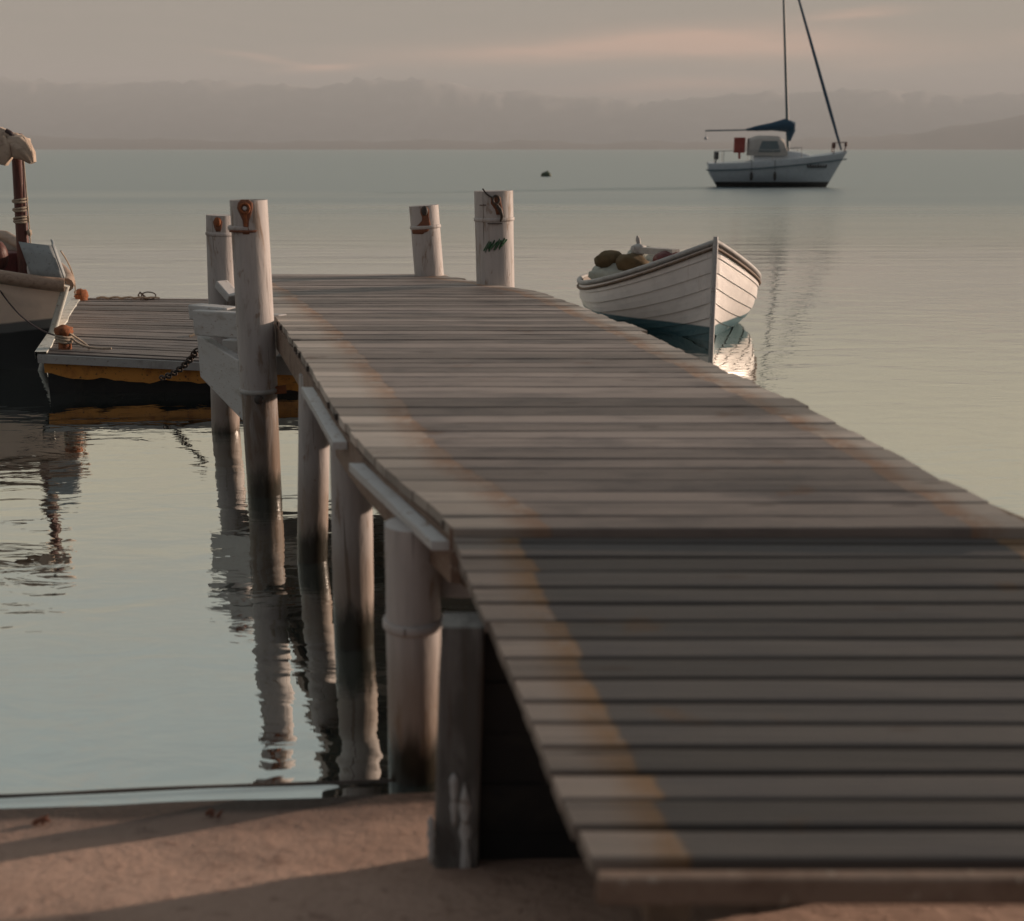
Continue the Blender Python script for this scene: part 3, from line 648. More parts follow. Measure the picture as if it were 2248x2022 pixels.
mb.tube([bpos + Vector((0, 0, q)) for q in (-0.02, 0.05, 0.10, 0.16, 0.20, 0.22)], [0.06, 0.055, 0.05, 0.075, 0.06, 0.02], 14)
mb.ball(bpos + Vector((0, 0, 0.165)), (0.085, 0.085, 0.05), lump=0.2); tag(mb.build('bollard', M['rust'], dock), 'rusty bollard at the near corner wound with rope')
mb = MB(); bp2 = dk(0.03, 0.96); mb.ball(bp2 + Vector((0, 0, 0.055)), (0.082, 0.08, 0.075), lump=0.25, seed=4); mb.tube([bp2 + Vector((0, 0, -0.02)), bp2 + Vector((0, 0, 0.03))], 0.07, 12)
tag(mb.build('bollard', M['rust'], dock), 'round rusty bollard at the far corner')
# rope lying on and around the near bollard
mb = MB()
for i in range(3):
    mb.tube([bpos + Vector((math.cos(t) * 0.072, math.sin(t) * 0.072, 0.075 + i * 0.024 + 0.01 * math.sin(2 * t))) for t in [2 * math.pi * j / 18 for j in range(19)]], 0.012, 6, False)
mb.tube(bez(bpos + Vector((0.07, -0.02, 0.11)), bpos + Vector((0.16, -0.05, 0.0)), bpos + Vector((0.42, -0.02, 0.012))), 0.011, 6)
mb.tube(bez(bpos + Vector((0.05, -0.04, 0.16)), bpos + Vector((0.18, 0.1, 0.02)), bpos + Vector((0.22, -0.02, 0.012))), 0.010, 6)
tag(mb.build('rope', M['rope']), 'pale rope wound round the near rusty bollard and trailing on the dock', 'rope')
# wire loop and scraps at the far edge
c = dk(0.29, 0.97) + Vector((0, 0, 0.012)); mb = MB()
mb.tube([c + Vector((math.cos(t) * 0.085, 0.01 * math.sin(3 * t), 0.035 + math.sin(t) * 0.045)) for t in [2 * math.pi * j / 20 for j in range(21)]], 0.008, 6, False)
mb.tube([c + Vector((-0.09, 0, 0.0)), c + Vector((-0.13, 0.02, 0.04)), c + Vector((-0.10, 0, 0.075)), c + Vector((-0.05, 0, 0.03)), c + Vector((-0.02, -0.02, 0.0))], 0.011, 6)
tag(mb.build('wire_loop', M['iron']), 'thin dark wire loop standing on the far edge of the dock', 'wire')
mb = MB(); c = dk(0.17, 0.955) + Vector((0, 0, 0.012)); pts = [c + Vector((i * 0.05 - 0.25, 0.02 * math.sin(i * 1.7), 0.012 + 0.012 * abs(math.sin(i * 2.1)))) for i in range(16)]
mb.tube(pts, 0.013, 6); tag(mb.build('rope', M['rope']), 'short rope scrap lying flat along the far edge of the dock', 'rope')
c = dk(0.50, 0.30) + Vector((0, 0, 0.01)); mb = MB(); mb.tube([c, c + Vector((0.09, 0.06, 0.02)), c + Vector((0.17, 0.16, 0.025)), c + Vector((0.3, 0.17, 0.01))], 0.013, 6)
tag(mb.build('rope', M['rope']), 'frayed rope end on the dock boards beside the white brace', 'rope')
# chain from the dock to the pile
mb = MB(); p0 = at_Y(390, 690, 9.9); p1 = at_Y(318, 748, 10.2); path = bez(p0, (p0 + p1) / 2 + Vector((0.03, 0, -0.07)), p1, 14)
for i in range(14):
    a_, b_ = path[i], path[i + 1]; c = (a_ + b_) / 2; d = (b_ - a_).normalized(); s = d.cross(Vector((0, 1, 0.2) if i % 2 else (0.2, 0, 1))).normalized()
    L_ = (b_ - a_).length * 0.72
    mb.tube([c + d * math.cos(t) * L_ + s * math.sin(t) * 0.022 for t in [2 * math.pi * j / 12 for j in range(13)]], 0.009, 6, False)
tag(mb.build('chain', M['iron']), 'dark chain hanging from the white brace down past the dock edge', 'chain')

# ------------------------------------------------------------------ boats
def hull(name, parent, pt, mat, nt=28, ns=20, strakes=0, lap=0.012, inner=None, inmat=None):
    """pt(t, s) -> (x along, half breadth, z); t 0 bow .. 1 stern, s 0 keel .. 1 sheer"""
    mb = MB()
    ss = []
    if strakes:
        for q in range(strakes):
            a, b = q / strakes, (q + 1) / strakes
            for f in (0.0, 0.5, 1.0): ss.append((a + (b - a) * f, lap * (1 - f)))
    else: ss = [(i / ns, 0.0) for i in range(ns + 1)]
    for sd in (1, -1):
        rows = []
        for i in range(nt + 1):
            t = (i / nt) ** 1.15; row = []
            for (s, o) in ss:
                x, y, z = pt(t, s); x2, y2, z2 = pt(t, min(1, s + 0.02)); 
                k_ = min(1.0, y / 0.04)
                row.append(Vector((x, sd * (y + o * k_), z)))
            rows.append(row if sd == 1 else row[::-1])
        mb.grid(rows, smooth=not strakes)
    last = [Vector((pt(1, s)[0], pt(1, s)[1], pt(1, s)[2])) for s, _ in ss]
    mb.add(last + [Vector((q.x, -q.y, q.z)) for q in reversed(last)], [tuple(range(2 * len(last)))])
    o = mb.build(name, mat, parent)
    if inner:
        mb = MB()
        for sd in (1, -1):
            rows = []
            for i in range(nt + 1):
                t = 0.02 + 0.96 * (i / nt) ** 1.1; row = []
                for j in range(13):
                    s = 0.30 + 0.69 * j / 12; x, y, z = pt(t, s); row.append(Vector((x, sd * max(0.0, y - inner), z)))
                rows.append(row if sd == -1 else row[::-1])
            mb.grid(rows)
        fl = [[Vector((pt(0.02 + 0.96 * (i / nt) ** 1.1, 0.30)[0], sd * max(0, pt(0.02 + 0.96 * (i / nt) ** 1.1, 0.30)[1] - inner), pt(0.02 + 0.96 * (i / nt) ** 1.1, 0.30)[2])) for sd in (1, -1)] for i in range(nt + 1)]
        mb.grid(fl, smooth=False); mb.build('inside', inmat, parent)
    return o
def local(o, parent):                                      # shape built in the thing's own coordinates
    o.matrix_parent_inverse = Matrix.Identity(4); return o
def lb(mb, name, mat, parent, **kw): return local(mb.build(name, mat, parent, **kw), parent)
def hull_local(*a, **kw):
    n0 = set(bpy.data.objects); o = hull(*a, **kw)
    for q in set(bpy.data.objects) - n0: q.matrix_parent_inverse = Matrix.Identity(4)
    return o
def rail(mb, pt, r, off=0.0, t0=0.0, t1=1.0, n=40, s=1.0, wd=1.0, dz=0.0, close_stern=True):
    """solid moulding along the sheer on both sides"""
    def side(sd): return [Vector((pt(t, s)[0], sd * (pt(t, s)[1] + off), pt(t, s)[2] + dz)) for t in [t0 + (t1 - t0) * (i / n) ** 1.2 for i in range(n + 1)]]
    a = side(1); b = side(-1)
    if close_stern: mb.tube(a[::1] + b[::-1], r, 10)
    else: mb.tube(a, r, 10); mb.tube(b, r, 10)

# --- white and teal rowing boat on the right
BL = 3.5
def rb_pt(t, s):
    b = 1.06 * (1 - (1 - min(1, t / 0.50)) ** 1.9) ** 0.92 if t < 0.50 else 1.06 * (1 - 0.42 * ((t - 0.50) / 0.50) ** 2.4)
    if t > 0.86: b *= math.sqrt(max(0.0, 1 - ((t - 0.86) / 0.14) ** 2 * 0.62))
    sheer = 0.43 + 0.69 * (1 - t) ** 3.3 + 0.02 * t; keel = -0.22 + 0.04 * t
    m_ = 1.25 + 1.5 * min(1, t / 0.42); e_ = 1.0 + 0.5 * min(1, t / 0.4)
    y = b * (1 - (1 - s) ** m_); z = keel + (sheer - keel) * s ** e_
    return (-t * BL, y, z)
bow = at_z(1405, 676, 0.0)
stern_dir = Vector((-0.15, 1.0, 0)).normalized()
rot = math.atan2(-stern_dir.y, -stern_dir.x)
rowboat = thing('rowing_boat', bow, 'white clinker rowing boat with a teal waterline band moored beside the pier', 'rowing boat')
rowboat.rotation_euler = (0, 0, rot)
hull_local('hull', rowboat, rb_pt, M['rowhull'], nt=36, strakes=8, lap=0.016, inner=0.04, inmat=M['hullin'])
mb = MB(); rail(mb, rb_pt, 0.032, 0.004, dz=-0.012); lb(mb, 'gunwale', M['greywood'], rowboat)
mb = MB(); rail(mb, rb_pt, 0.016, 0.022, dz=-0.085, s=1.0); lb(mb, 'rubbing_strake', M['under'], rowboat)
mb = MB(); mb.tube([(0.012, 0, z) for z in (-0.3, 0.0, 0.4, 0.8, 1.1, 1.17)], [0.03, 0.03, 0.03, 0.03, 0.032, 0.026], 8); lb(mb, 'stem', M['trim'], rowboat)
mb = MB(); mb.box((-1.55, 0, 0.36), (0.25, 1.75, 0.035)); mb.box((-2.45, 0, 0.36), (0.25, 1.65, 0.035)); lb(mb, 'thwart', M['greywood'], rowboat)
mb = MB(); mb.tube([(-0.33, 0.35, 0.86), (-0.33, 0.35, 0.95)], 0.012, 8); mb.tube([(-0.33, 0.31, 0.94), (-0.33, 0.39, 0.95)], 0.012, 8); lb(mb, 'cleat', M['iron'], rowboat)
rbm = chain(rowboat)
def in_rb(px, py, t):                                      # a point in the boat's cross-section t seen at that place
    # intersect the sight line with the plane x_local = -t*BL
    n_ = rbm.to_3x3() @ Vector((1, 0, 0)); p0 = rbm @ Vector((-t * BL, 0, 0)); r = Vector(ray(px, py)); o_ = Vector((0, 0, H))
    return o_ + r * ((p0 - o_).dot(n_) / r.dot(n_))
# cargo: tarpaulin heap with two round sacks, a bundle and an upright tiller post
mb = MB(); c = in_rb(1222, 540, 0.66)
mb.ball(in_rb(1240, 556, 0.62), (0.48, 0.45, 0.24), 26, 14, 0.35, 2.0); mb.ball(in_rb(1205, 545, 0.74), (0.24, 0.30, 0.17), 22, 12, 0.4, 5.0); mb.ball(in_rb(1270, 530, 0.64), (0.34, 0.36, 0.26), 22, 12, 0.3, 9.0)
tag(mb.build('tarpaulin', M['tarp']), 'faded grey tarpaulin heaped in the stern of the rowing boat', 'tarpaulin')
for (px, py, t, rx, rz, tilt, sd, lab) in ((1203, 513, 0.64, 0.185, 0.115, R(-8), 1.0, 'olive brown sack at the stern end of the tarpaulin heap'), (1250, 523, 0.55, 0.215, 0.135, R(10), 3.0, 'larger olive brown sack nearest the bow on the tarpaulin heap')):
    mb = MB(); mb.ball(in_rb(px, py, t), (rx, 0.17, rz), 20, 12, 0.18, sd, rot=Matrix.Rotation(tilt, 3, 'Y')); tag(mb.build('sack', M['sack']), lab, 'sack', 'sacks in the rowing boat')
mb = MB(); p0, p1 = in_rb(1266, 503, 0.6), in_rb(1259, 466, 0.6)
mb.tube([p0 + Vector((0, 0, -0.25)), p0, p0 + (p1 - p0) * 0.5, p0 + (p1 - p0) * 0.8, p1], [0.05, 0.045, 0.028, 0.03, 0.012], 10); mb.ball(p0 + (p1 - p0) * 0.78, (0.03, 0.03, 0.035))
q0, q1 = in_rb(1262, 494, 0.58), in_rb(1335, 499, 0.40); mb.beam(q0, q1, 0.12, 0.075); mb.ball(q0, (0.10, 0.1, 0.08), lump=0.3)
tag(mb.build('oar_bundle', M['greywood']), 'grey painted oar and timber propped upright amid the rowing boat', 'oar')
mb = MB(); mb.ball(in_rb(1318, 512, 0.42), (0.17, 0.2, 0.10), 14, 9, 0.3, 7.0); tag(mb.build('box', M['maroon']), 'dark bundle under the timber in the middle of the rowing boat', 'bundle')
mb = MB(); c = in_rb(1296, 517, 0.44); pts = [c + Vector((0.03 * math.sin(i * 2.1), 0.03 * math.cos(i * 1.3), -0.05 + 0.02 * i)) for i in range(7)]; mb.tube(pts, 0.014, 6); mb.tube([c, c + Vector((0.1, 0, -0.05)), c + Vector((0.2, 0.02, -0.08))], 0.012, 6)
tag(mb.build('rope', M['rope']), 'pale tangled rope over the side of the rowing boat', 'rope')

# --- fishing boat at the left
FL = 5.0
fb_bow = at_Y(80, 728, 11.75); fb_bow.z = 0
fdir = Vector((-0.86, 0.51, 0)).normalized()
fishing = thing('fishing_boat', fb_bow, 'cream wooden fishing boat with a red mast lying left of the low dock', 'fishing boat')
fishing.rotation_euler = (0, 0, math.atan2(-fdir.y, -fdir.x))
def fb_pt(t, s):
    b = 0.95 * (1 - (1 - min(1, t / 0.5)) ** 2.1) ** 0.8 if t < 0.5 else 0.95 * (1 - 0.5 * ((t - 0.5) / 0.5) ** 2)
    sheer = 0.86 + 0.33 * min(1, t / 0.28); keel = -0.3
    m_ = 1.3 + 1.3 * min(1, t / 0.4); e_ = 1.0 + 0.4 * min(1, t / 0.4)
    z = keel + (sheer - keel) * s ** e_
    rake = (0.44 * max(0, z) / 0.8) * (1 - min(1, t / 0.25)) ** 1.2
    return (-t * FL + rake, b * (1 - (1 - s) ** m_), z)
hull_local('hull', fishing, fb_pt, M['fishhull'], nt=30, ns=22, inner=0.05, inmat=M['hullin'])
mb = MB(); rail(mb, fb_pt, 0.066, 0.012, dz=0.0); lb(mb, 'rub_rail', M['railwood'], fishing)
mb = MB(); mb.tube([(fb_pt(0, s)[0] + 0.01, 0, fb_pt(0, s)[2]) for s in [i / 12 for i in range(13)]], 0.035, 8); lb(mb, 'stem', M['tape'], fishing)
for sd in (1, -1):
    mb = MB(); rows = []
    for i in range(11):
        t = 0.0 + 0.034 * i / 10; x, y, z = fb_pt(t, 1.0)
        rows.append([Vector((x - 0.14 * q, sd * max(0.004, y * (1 + 0.0 * q) - 0.01), z + 0.02 + q * 0.34)) for q in (0, 0.33, 0.66, 1)])
    mb.grid(rows); lb(mb, 'bulwark', M['bulwark'], fishing, solid=0.022)
fbm = chain(fishing)
mp0 = at_Y(50, 560, 12.35); mp1 = at_Y(32, 276, 12.35)
mb = MB(); mb.tube([mp0 + Vector((0, 0, -0.4)), mp0, mp0 + (mp1 - mp0) * 0.5, mp1], [0.064, 0.064, 0.058, 0.052], 14); mb.build('mast', M['mastwood'], fishing)
mb = MB()
for (f, n_) in ((0.44, 3), (0.52, 2), (0.58, 2)):
    for q in range(n_):
        c = mp0 + (mp1 - mp0) * (f + q * 0.012); mb.tube([c + Vector((math.cos(t) * 0.068, math.sin(t) * 0.068, 0.012 * math.sin(t + q))) for t in [2 * math.pi * j / 14 for j in range(15)]], 0.011, 6, False)
c = mp0 + (mp1 - mp0) * 0.36; mb.ball(c + Vector((0.085, -0.03, 0)), (0.025, 0.025, 0.035), lump=0.4)
mb.tube([mp0 + (mp1 - mp0) * 0.9 + Vector((0.06, 0, 0)), mp0 + (mp1 - mp0) * 0.36 + Vector((0.085, -0.02, 0)), mp0 + (mp1 - mp0) * 0.05 + Vector((0.085, -0.02, 0))], 0.007, 6)
tag(mb.build('rope', M['rope']), 'thin rope lashed in turns around the red mast of the fishing boat', 'rope')
# furled canvas over the masthead and the boom it hangs on
mb = MB(); bm0, bm1 = at_Y(-260, 262, 12.55), at_Y(42, 272, 12.3)
mb.tube([bm0, bm1], 0.04, 10); mb.build('boom', M['mastwood'], fishing)
def cloth(mb, path, wid, thick, n=22, folds=5, amp=0.35, seed=0.0):
    path = [Vector(q) for q in path]; rows = []
    for i, q in enumerate(path):
        d = (path[min(i + 1, len(path) - 1)] - path[max(i - 1, 0)]).normalized(); sd_ = Vector((0, 1, 0)).cross(d).normalized(); row = []
        for k_ in range(n):
            t = 2 * math.pi * k_ / n; f_ = 1 + amp * math.sin(folds * t + i * 0.5 + seed) * (0.6 + 0.4 * noise.noise(Vector((i * 0.7, k_ * 0.3, seed))))
            row.append(q + sd_ * math.cos(t) * wid[i] * f_ + Vector((0, 1, 0)) * math.sin(t) * thick * f_)
        rows.append(row)
    mb.grid(rows, close=True); mb.add(rows[0], [tuple(range(n))]); mb.add(rows[-1], [tuple(reversed(range(n)))])
mb = MB()
cloth(mb, [bm0 + (bm1 - bm0) * (i / 14) + Vector((0, -0.03, -0.02 + 0.02 * math.sin(i * 1.9))) for i in range(15)], [0.10 + 0.03 * math.sin(i * 1.3) for i in range(13)] + [0.08, 0.03], 0.09, 24, 6, 0.3, 1.0)
cloth(mb, [at_Y(-8, 262, 12.2), at_Y(8, 276, 12.18), at_Y(26, 282, 12.15), at_Y(42, 280, 12.15), at_Y(54, 276, 12.2)], [0.07, 0.10, 0.085, 0.07, 0.02], 0.09, 22, 5, 0.35, 2.0)
cloth(mb, [at_Y(18, 276, 12.12), at_Y(32, 286, 12.08), at_Y(44, 296, 12.06), at_Y(56, 308, 12.08), at_Y(65, 322, 12.1)], [0.05, 0.105, 0.10, 0.075, 0.025], 0.05, 22, 6, 0.30, 3.0)
cloth(mb, [at_Y(2, 270, 12.1), at_Y(6, 290, 12.08), at_Y(9, 308, 12.08), at_Y(8, 326, 12.1)], [0.06, 0.09, 0.085, 0.03], 0.06, 20, 4, 0.30, 4.0)
tag(mb.build('canvas_sail', M['canvas']), 'sun bleached canvas furled in folds over the red masthead', 'canvas')
mb = MB(); mb.tube([at_Y(12, 258, 12.1), at_Y(20, 262, 12.1), at_Y(26, 272, 12.1)], 0.022, 8); tag(mb.build('lashing', M['darkrope']), 'dark lashing tied round the furled canvas at the masthead', 'rope')
mb = MB(); c = at_Y(20, 520, 12.9); mb.box(c + Vector((-0.25, 0, -0.05)), (0.85, 0.5, 0.36)); mb.build('cabin', M['maroon'], fishing, bevel=0.02)
mb = MB(); c = at_Y(-6, 505, 12.4); mb.ball(c, (0.11, 0.1, 0.16), 14, 10); mb.build('winch', M['mastwood'], fishing)
c = at_Y(69, 529, 12.15); mb = MB(); mb.ball(c, (0.075, 0.075, 0.135), 18, 12, rot=Matrix.Rotation(R(6), 3, 'Y')); mb.tube([c + Vector((0, 0, 0.12)), c + Vector((0.02, 0, 0.19))], [0.02, 0.012], 8)
tag(mb.build('fender', M['fender']), 'plump white fender hung inside the bow behind the red mast', 'fender')
# mooring lines
p = [at_Y(-30, 520, 11.6), at_Y(2, 575, 11.5)] + bez(at_Y(2, 577, 11.5), at_Y(50, 648, 11.2), bpos + Vector((-0.05, -0.05, 0.13)), 14)
mb = MB(); mb.tube(p, 0.0075, 6); tag(mb.build('rope', M['darkrope']), 'dark mooring line sagging across the cream hull to the near bollard', 'rope')
mb = MB(); mb.tube(bez(at_Y(120, 496, 12.2), at_Y(152, 540, 12.6), bp2 + Vector((-0.06, -0.03, 0.06)), 12), 0.008, 6); tag(mb.build('rope', M['rope']), 'pale bow line running from the bulwark to the far bollard', 'rope')

# --- sailing yacht offshore
YB = at_z(1632, 370, 0.0)
SY = 1 / 34.6                                              # metres per picture unit out there
yacht = thing('sailing_yacht', YB, 'white sailing yacht with navy sail covers anchored offshore', 'sailing yacht')
yacht.rotation_euler = (0, 0, R(-6))
YL = 7.0
def y_pt(t, s):
    b = 1.25 * (1 - (1 - min(1, t / 0.55)) ** 2.0) ** 0.9 if t < 0.55 else 1.25 * (1 - 0.30 * ((t - 0.55) / 0.45) ** 2)
    sheer = 1.30 + 0.62 * (1 - t) ** 1.7; keel = -0.25
    z = keel + (sheer - keel) * s ** 1.25
    x = -t * (YL - 0.85) + (1.02 * max(-0.2, z) / 1.9) * (1 - t) - (0.85 * max(-0.1, z) / 1.3) * t
    x += 0.45 * max(0.0, (z - 0.75)) * t
    return (x, b * (1 - (1 - s) ** 1.9), z)
hull_local('hull', yacht, y_pt, M['yachthull'], nt=30, ns=18)
mb = MB()
rows = [[Vector((y_pt(t, 1)[0], sd * y_pt(t, 1)[1] * f, y_pt(t, 1)[2] + 0.10 * (1 - abs(sd * f)) + 0.0)) for sd, f in ((-1, 1), (-1, .5), (1, 0), (1, .5), (1, 1))] for t in [i / 20 for i in range(21)]]
mb.grid(rows); lb(mb, 'deck', M['white'], yacht)
mb = MB(); rail(mb, y_pt, 0.035, 0.01, dz=-0.36, s=0.999); lb(mb, 'stripe', M['alu'], yacht)
mb = MB()
rows = []
for (x, wd, z0, z1) in ((-0.9, 0.35, 1.75, 1.76), (-1.6, 0.6, 1.6, 1.95), (-2.4, 0.75, 1.5, 2.02), (-3.3, 0.8, 1.42, 2.02), (-4.2, 0.8, 1.35, 1.9)):
    rows.append([Vector((x, -wd, z0)), Vector((x, -wd * 0.86, z1 - 0.05)), Vector((x, -wd * 0.4, z1)), Vector((x, wd * 0.4, z1)), Vector((x, wd * 0.86, z1 - 0.05)), Vector((x, wd, z0))])
mb.grid(rows); mb.add(rows[-1], [tuple(range(6))]); lb(mb, 'cabin_roof', M['white'], yacht)
mb = MB()
rows = []
for (x, z1) in ((-2.35, 2.1), (-2.55, 2.6), (-2.9, 2.82), (-4.0, 2.85), (-4.5, 2.7)):
    rows.append([Vector((x, -0.85, 1.75)), Vector((x, -0.8, z1 - 0.2)), Vector((x, -0.5, z1)), Vector((x, 0.5, z1)), Vector((x, 0.8, z1 - 0.2)), Vector((x, 0.85, 1.75))])
mb.grid(rows); dg = lb(mb, 'dodger', M['dodger'], yacht)
mb = MB(); mb.add([(-2.75, -0.87, 1.95), (-4.0, -0.87, 1.95), (-3.8, -0.83, 2.55), (-2.95, -0.83, 2.55)], [(0, 1, 2, 3)]); local(mb.build('window', M['glass'], dg), dg)
mtop = 13.0; mx0 = -2.22
mb = MB(); mb.tube([(mx0, 0, 1.7), (mx0 - 0.19, 0, 4), (mx0 - 0.95, 0, mtop)], [0.085, 0.085, 0.06], 10); lb(mb, 'mast', M['alu'], yacht)
mb = MB(); mb.tube([(mx0 - 0.05, 0, 3.2), (-6.95, 0, 3.12)], 0.04, 8); lb(mb, 'boom', M['alu'], yacht)
mb = MB(); pth = [(mx0 + 0.20, 0, 3.05), (mx0 + 0.10, 0, 3.3), (mx0 - 0.3, 0, 3.42), (mx0 - 1.0, 0, 3.34), (mx0 - 1.8, 0, 3.25), (-4.65, 0, 3.17)]
mb.tube(pth, [0.18, 0.36, 0.36, 0.22, 0.15, 0.06], 12); mb.tube([(mx0 + 0.02, 0, 2.55), (mx0 + 0.02, 0, 2.9), (mx0 + 0.08, 0, 3.2)], [0.07, 0.22, 0.28], 10); lb(mb, 'sail_cover', M['blue'], yacht)
mb = MB(); s0, s1 = Vector((0.72, 0, 2.05)), Vector((mx0 - 0.80, 0, mtop - 0.3)); mb.tube([s0, s0 + (s1 - s0) * 0.06, s0 + (s1 - s0) * 0.2, s0 + (s1 - s0) * 0.5, s0 + (s1 - s0) * 0.8, s1], [0.05, 0.075, 0.10, 0.085, 0.06, 0.03], 8); lb(mb, 'furled_jib', M['blue'], yacht)
mb = MB()
for sd in (-1, 1):
    pp = [y_pt(0.06, 1), y_pt(0.0, 1)]
    mb.tube([(0.25, sd * 0.35, 1.8), (0.25, sd * 0.35, 2.45)], 0.03, 6); mb.tube([(0.25, sd * 0.35, 2.45), (0.95, sd * 0.03, 2.48)], 0.028, 6)
mb.tube([(0.88, 0, 1.9), (1.0, 0, 2.5)], 0.035, 6); mb.ball((0.95, 0, 2.35), (0.09, 0.08, 0.12)); mb.ball((0.25, -0.35, 2.3), (0.09, 0.06, 0.18)); lb(mb, 'bow_pulpit', M['mastwood'], yacht)
for sd in (-1, 1):
    mb = MB(); mb.tube([(-6.35, sd * 0.8, 1.3), (-6.35, sd * 0.8, 2.0), (-5.9, sd * 0.85, 2.0), (-4.4, sd * 1.0, 2.05), (-3.2, sd * 1.15, 2.05), (-1.6, sd * 0.95, 2.2)], 0.02, 6); lb(mb, 'guard_rail', M['greywood'], yacht)
    for x, yy_, z, z2 in ((-5.9, 0.85, 1.2, 2.0), (-4.4, 1.0, 1.25, 2.05), (-3.2, 1.15, 1.35, 2.05), (-1.6, 0.95, 1.5, 2.2)):
        mb = MB(); mb.tube([(x, sd * yy_, z), (x, sd * yy_, z2)], 0.016, 6); lb(mb, 'stanchion', M['greywood'], yacht)
mb = MB()
for i, x in enumerate([-0.15 - 0.15 * q for q in range(8)]):
    hz_ = 0.14 if i % 3 else 0.19
    t = 0.2; mb.box((x, -0.01 - [y_pt(tt, 0.80)[1] for tt in [max(0.0, (0.55 - x) / 6.8)]][0], 1.18), (0.075, 0.05, hz_))
mb.tube([(-0.15 - 0.15 * q, -0.012 - y_pt(max(0.0, (0.55 + 0.15 + 0.15 * q) / 6.8), 0.80)[1], 1.11) for q in range(8)], 0.03, 6); lb(mb, 'lettering', M['darkstuff'], yacht)
mb = MB(); mb.box((-6.3, -0.55, 1.75), (0.25, 0.2, 0.42)); mb.tube([(-6.3, -0.55, 1.6), (-6.42, -0.55, 0.9)], 0.05, 8); lb(mb, 'outboard_motor', M['darkstuff'], yacht, bevel=0.03)
ym = chain(yacht)
def on_y(v): return ym @ Vector(v)
mb = MB(); c = on_y((-5.05, -0.9, 2.32)); mb.box(c, (0.62, 0.2, 0.84)); mb.tube([c + Vector((0, 0, -0.35)), c + Vector((0.02, 0, -0.75))], 0.07, 8)
tag(mb.build('lifebuoy', M['red'], bevel=0.09), 'red covered lifebuoy on the stern rail of the yacht', 'lifebuoy')
for (x, lab) in ((-4.35, 'dark fender hanging nearer the stern of the yacht'), (-3.05, 'dark fender hanging amidships on the yacht')):
    mb = MB(); c = on_y((x, -1.33, 0.62)); mb.ball(c, (0.09, 0.09, 0.26), 10, 8); mb.tube([c + Vector((0, 0, 0.2)), c + Vector((0, 0.1, 0.9))], 0.012, 5)
    tag(mb.build('fender', M['darkstuff']), lab, 'fender', 'fenders on the yacht')
mb = MB(); c = on_y((-6.9, 0, 2.72)); mb.ball(c, 0.10, 10, 8); mb.tube([c, c + Vector((0, 0, 0.4))], 0.012, 5); tag(mb.build('lantern', M['fender']), 'small white lantern hanging under the boom end of the yacht', 'lantern')

# buoy far out
c = at_z(1079, 349, 0.0); mb = MB(); mb.ball(c + Vector((0, 0, 0.08)), (0.42, 0.4, 0.30), 16, 10, 0.25, 3); mb.tube([c + Vector((0.1, 0, 0.3)), c + Vector((0.12, 0, 0.45))], [0.12, 0.05], 8)
tag(mb.build('buoy', M['buoy']), 'small greenish buoy floating alone on the open water', 'buoy')

# seaweed scraps on the sand
for (px, py, ln, lab) in ((72, 1628, 0.05, 'reddish seaweed scrap on the sand at the left by the waterline'), (425, 1615, 0.022, 'tiny pale twig of dried weed at the edge of the wet sand')):
    g = at_z(px, py, 0.1); 
    for _ in range(3): g = at_z(px, py, sand_z(g.x, g.y))
    mb = MB()
    for i in range(5):
        a_ = random.uniform(-0.5, 0.6); l_ = ln * random.uniform(0.5, 1.0); p_ = g + Vector((random.uniform(-0.03, 0.03), random.uniform(-0.02, 0.02), 0.006))
        mb.tube([p_, p_ + Vector((math.cos(a_) * l_ * 0.5, math.sin(a_) * l_ * 0.4, 0.012)), p_ + Vector((math.cos(a_) * l_, math.sin(a_) * l_ * 0.7, 0.004 + 0.02 * (i == 2)))], [0.006, 0.005, 0.002], 6)
    tag(mb.build('seaweed', M['weed']), lab, 'seaweed', 'weed scraps on the sand')

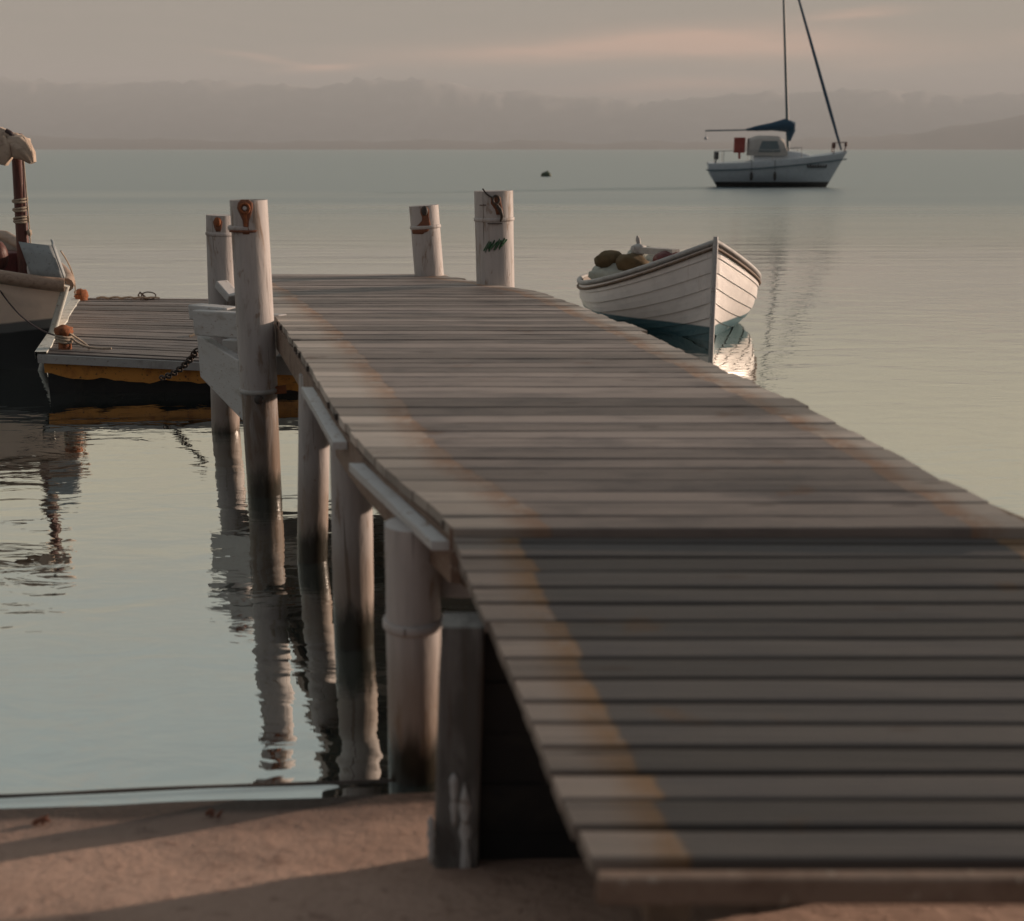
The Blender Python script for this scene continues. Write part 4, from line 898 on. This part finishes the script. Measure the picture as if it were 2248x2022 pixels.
# ------------------------------------------------------------------ far shore and the air in front of it
def ridge_h(a):
    u = (CX + F * a)
    h = 15 + 7 * noise.noise(Vector((a * 22, 0.3, 0))) + 4 * noise.noise(Vector((a * 70, 1.3, 0)))
    h += 58 / (1 + math.exp(-(u - 1840) / 75)) + 10 * noise.noise(Vector((a * 30, 7.3, 0))) * (u > 1700)
    h += 48 * math.exp(-((u + 500) / 500) ** 2)
    return max(5, h)
mb = MB(); D = 8000.0; rows = []
for i in range(140):
    a = -0.75 + 1.5 * i / 139; hh = ridge_h(a) / F * D; row = []
    for j in range(9):
        t = j / 8; dd = D + 1800 * t; zz = hh * (math.sin(t * math.pi / 2) if t < 1 else 1) * (1 + 0.10 * noise.noise(Vector((a * 160, t * 5, 2)))) if j else -3.0
        row.append(Vector((dd * math.tan(a), dd, zz * dd / D)))
    rows.append(row)
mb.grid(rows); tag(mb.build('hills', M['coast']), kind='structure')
PEAK = [(-900, 140), (0, 150), (250, 140), (430, 146), (560, 136), (650, 124), (730, 146), (830, 148), (960, 126), (1150, 110), (1300, 102), (1450, 114), (1650, 126), (1850, 116), (2023, 122), (2600, 130), (3200, 100)]
mb = MB(); D = 10500.0; rows = []
for i in range(240):
    a = -0.75 + 1.5 * i / 239; hh = (lerp_tab(PEAK, CX + F * a) + 7 * noise.noise(Vector((a * 30, 4.3, 0))) + 3 * noise.noise(Vector((a * 90, 4.3, 0)))) / F * D; row = []
    for j in range(9):
        t = j / 8; dd = D + 1500 * t; zz = hh * math.sin(t * math.pi / 2) * (1 + 0.10 * noise.noise(Vector((a * 120, t * 5, 9)))) if j else -3.0
        row.append(Vector((dd * math.tan(a), dd, zz)))
    rows.append(row)
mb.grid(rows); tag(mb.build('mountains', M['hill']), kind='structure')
mb = MB(); mb.box((0, 6000, 360), (36000, 13500, 732))
m = bpy.data.materials.new('sea_haze'); m.use_nodes = True; k = NT(m.node_tree); k.t.nodes.clear()
vo = k.n('ShaderNodeVolumePrincipled'); vo.inputs['Color'].default_value = (0.655, 0.71, 0.755, 1); vo.inputs['Density'].default_value = 0.00013; vo.inputs['Anisotropy'].default_value = 0.0
k.l.new(vo.outputs[0], k.n('ShaderNodeOutputMaterial').inputs['Volume'])
tag(mb.build('haze', m), kind='stuff')
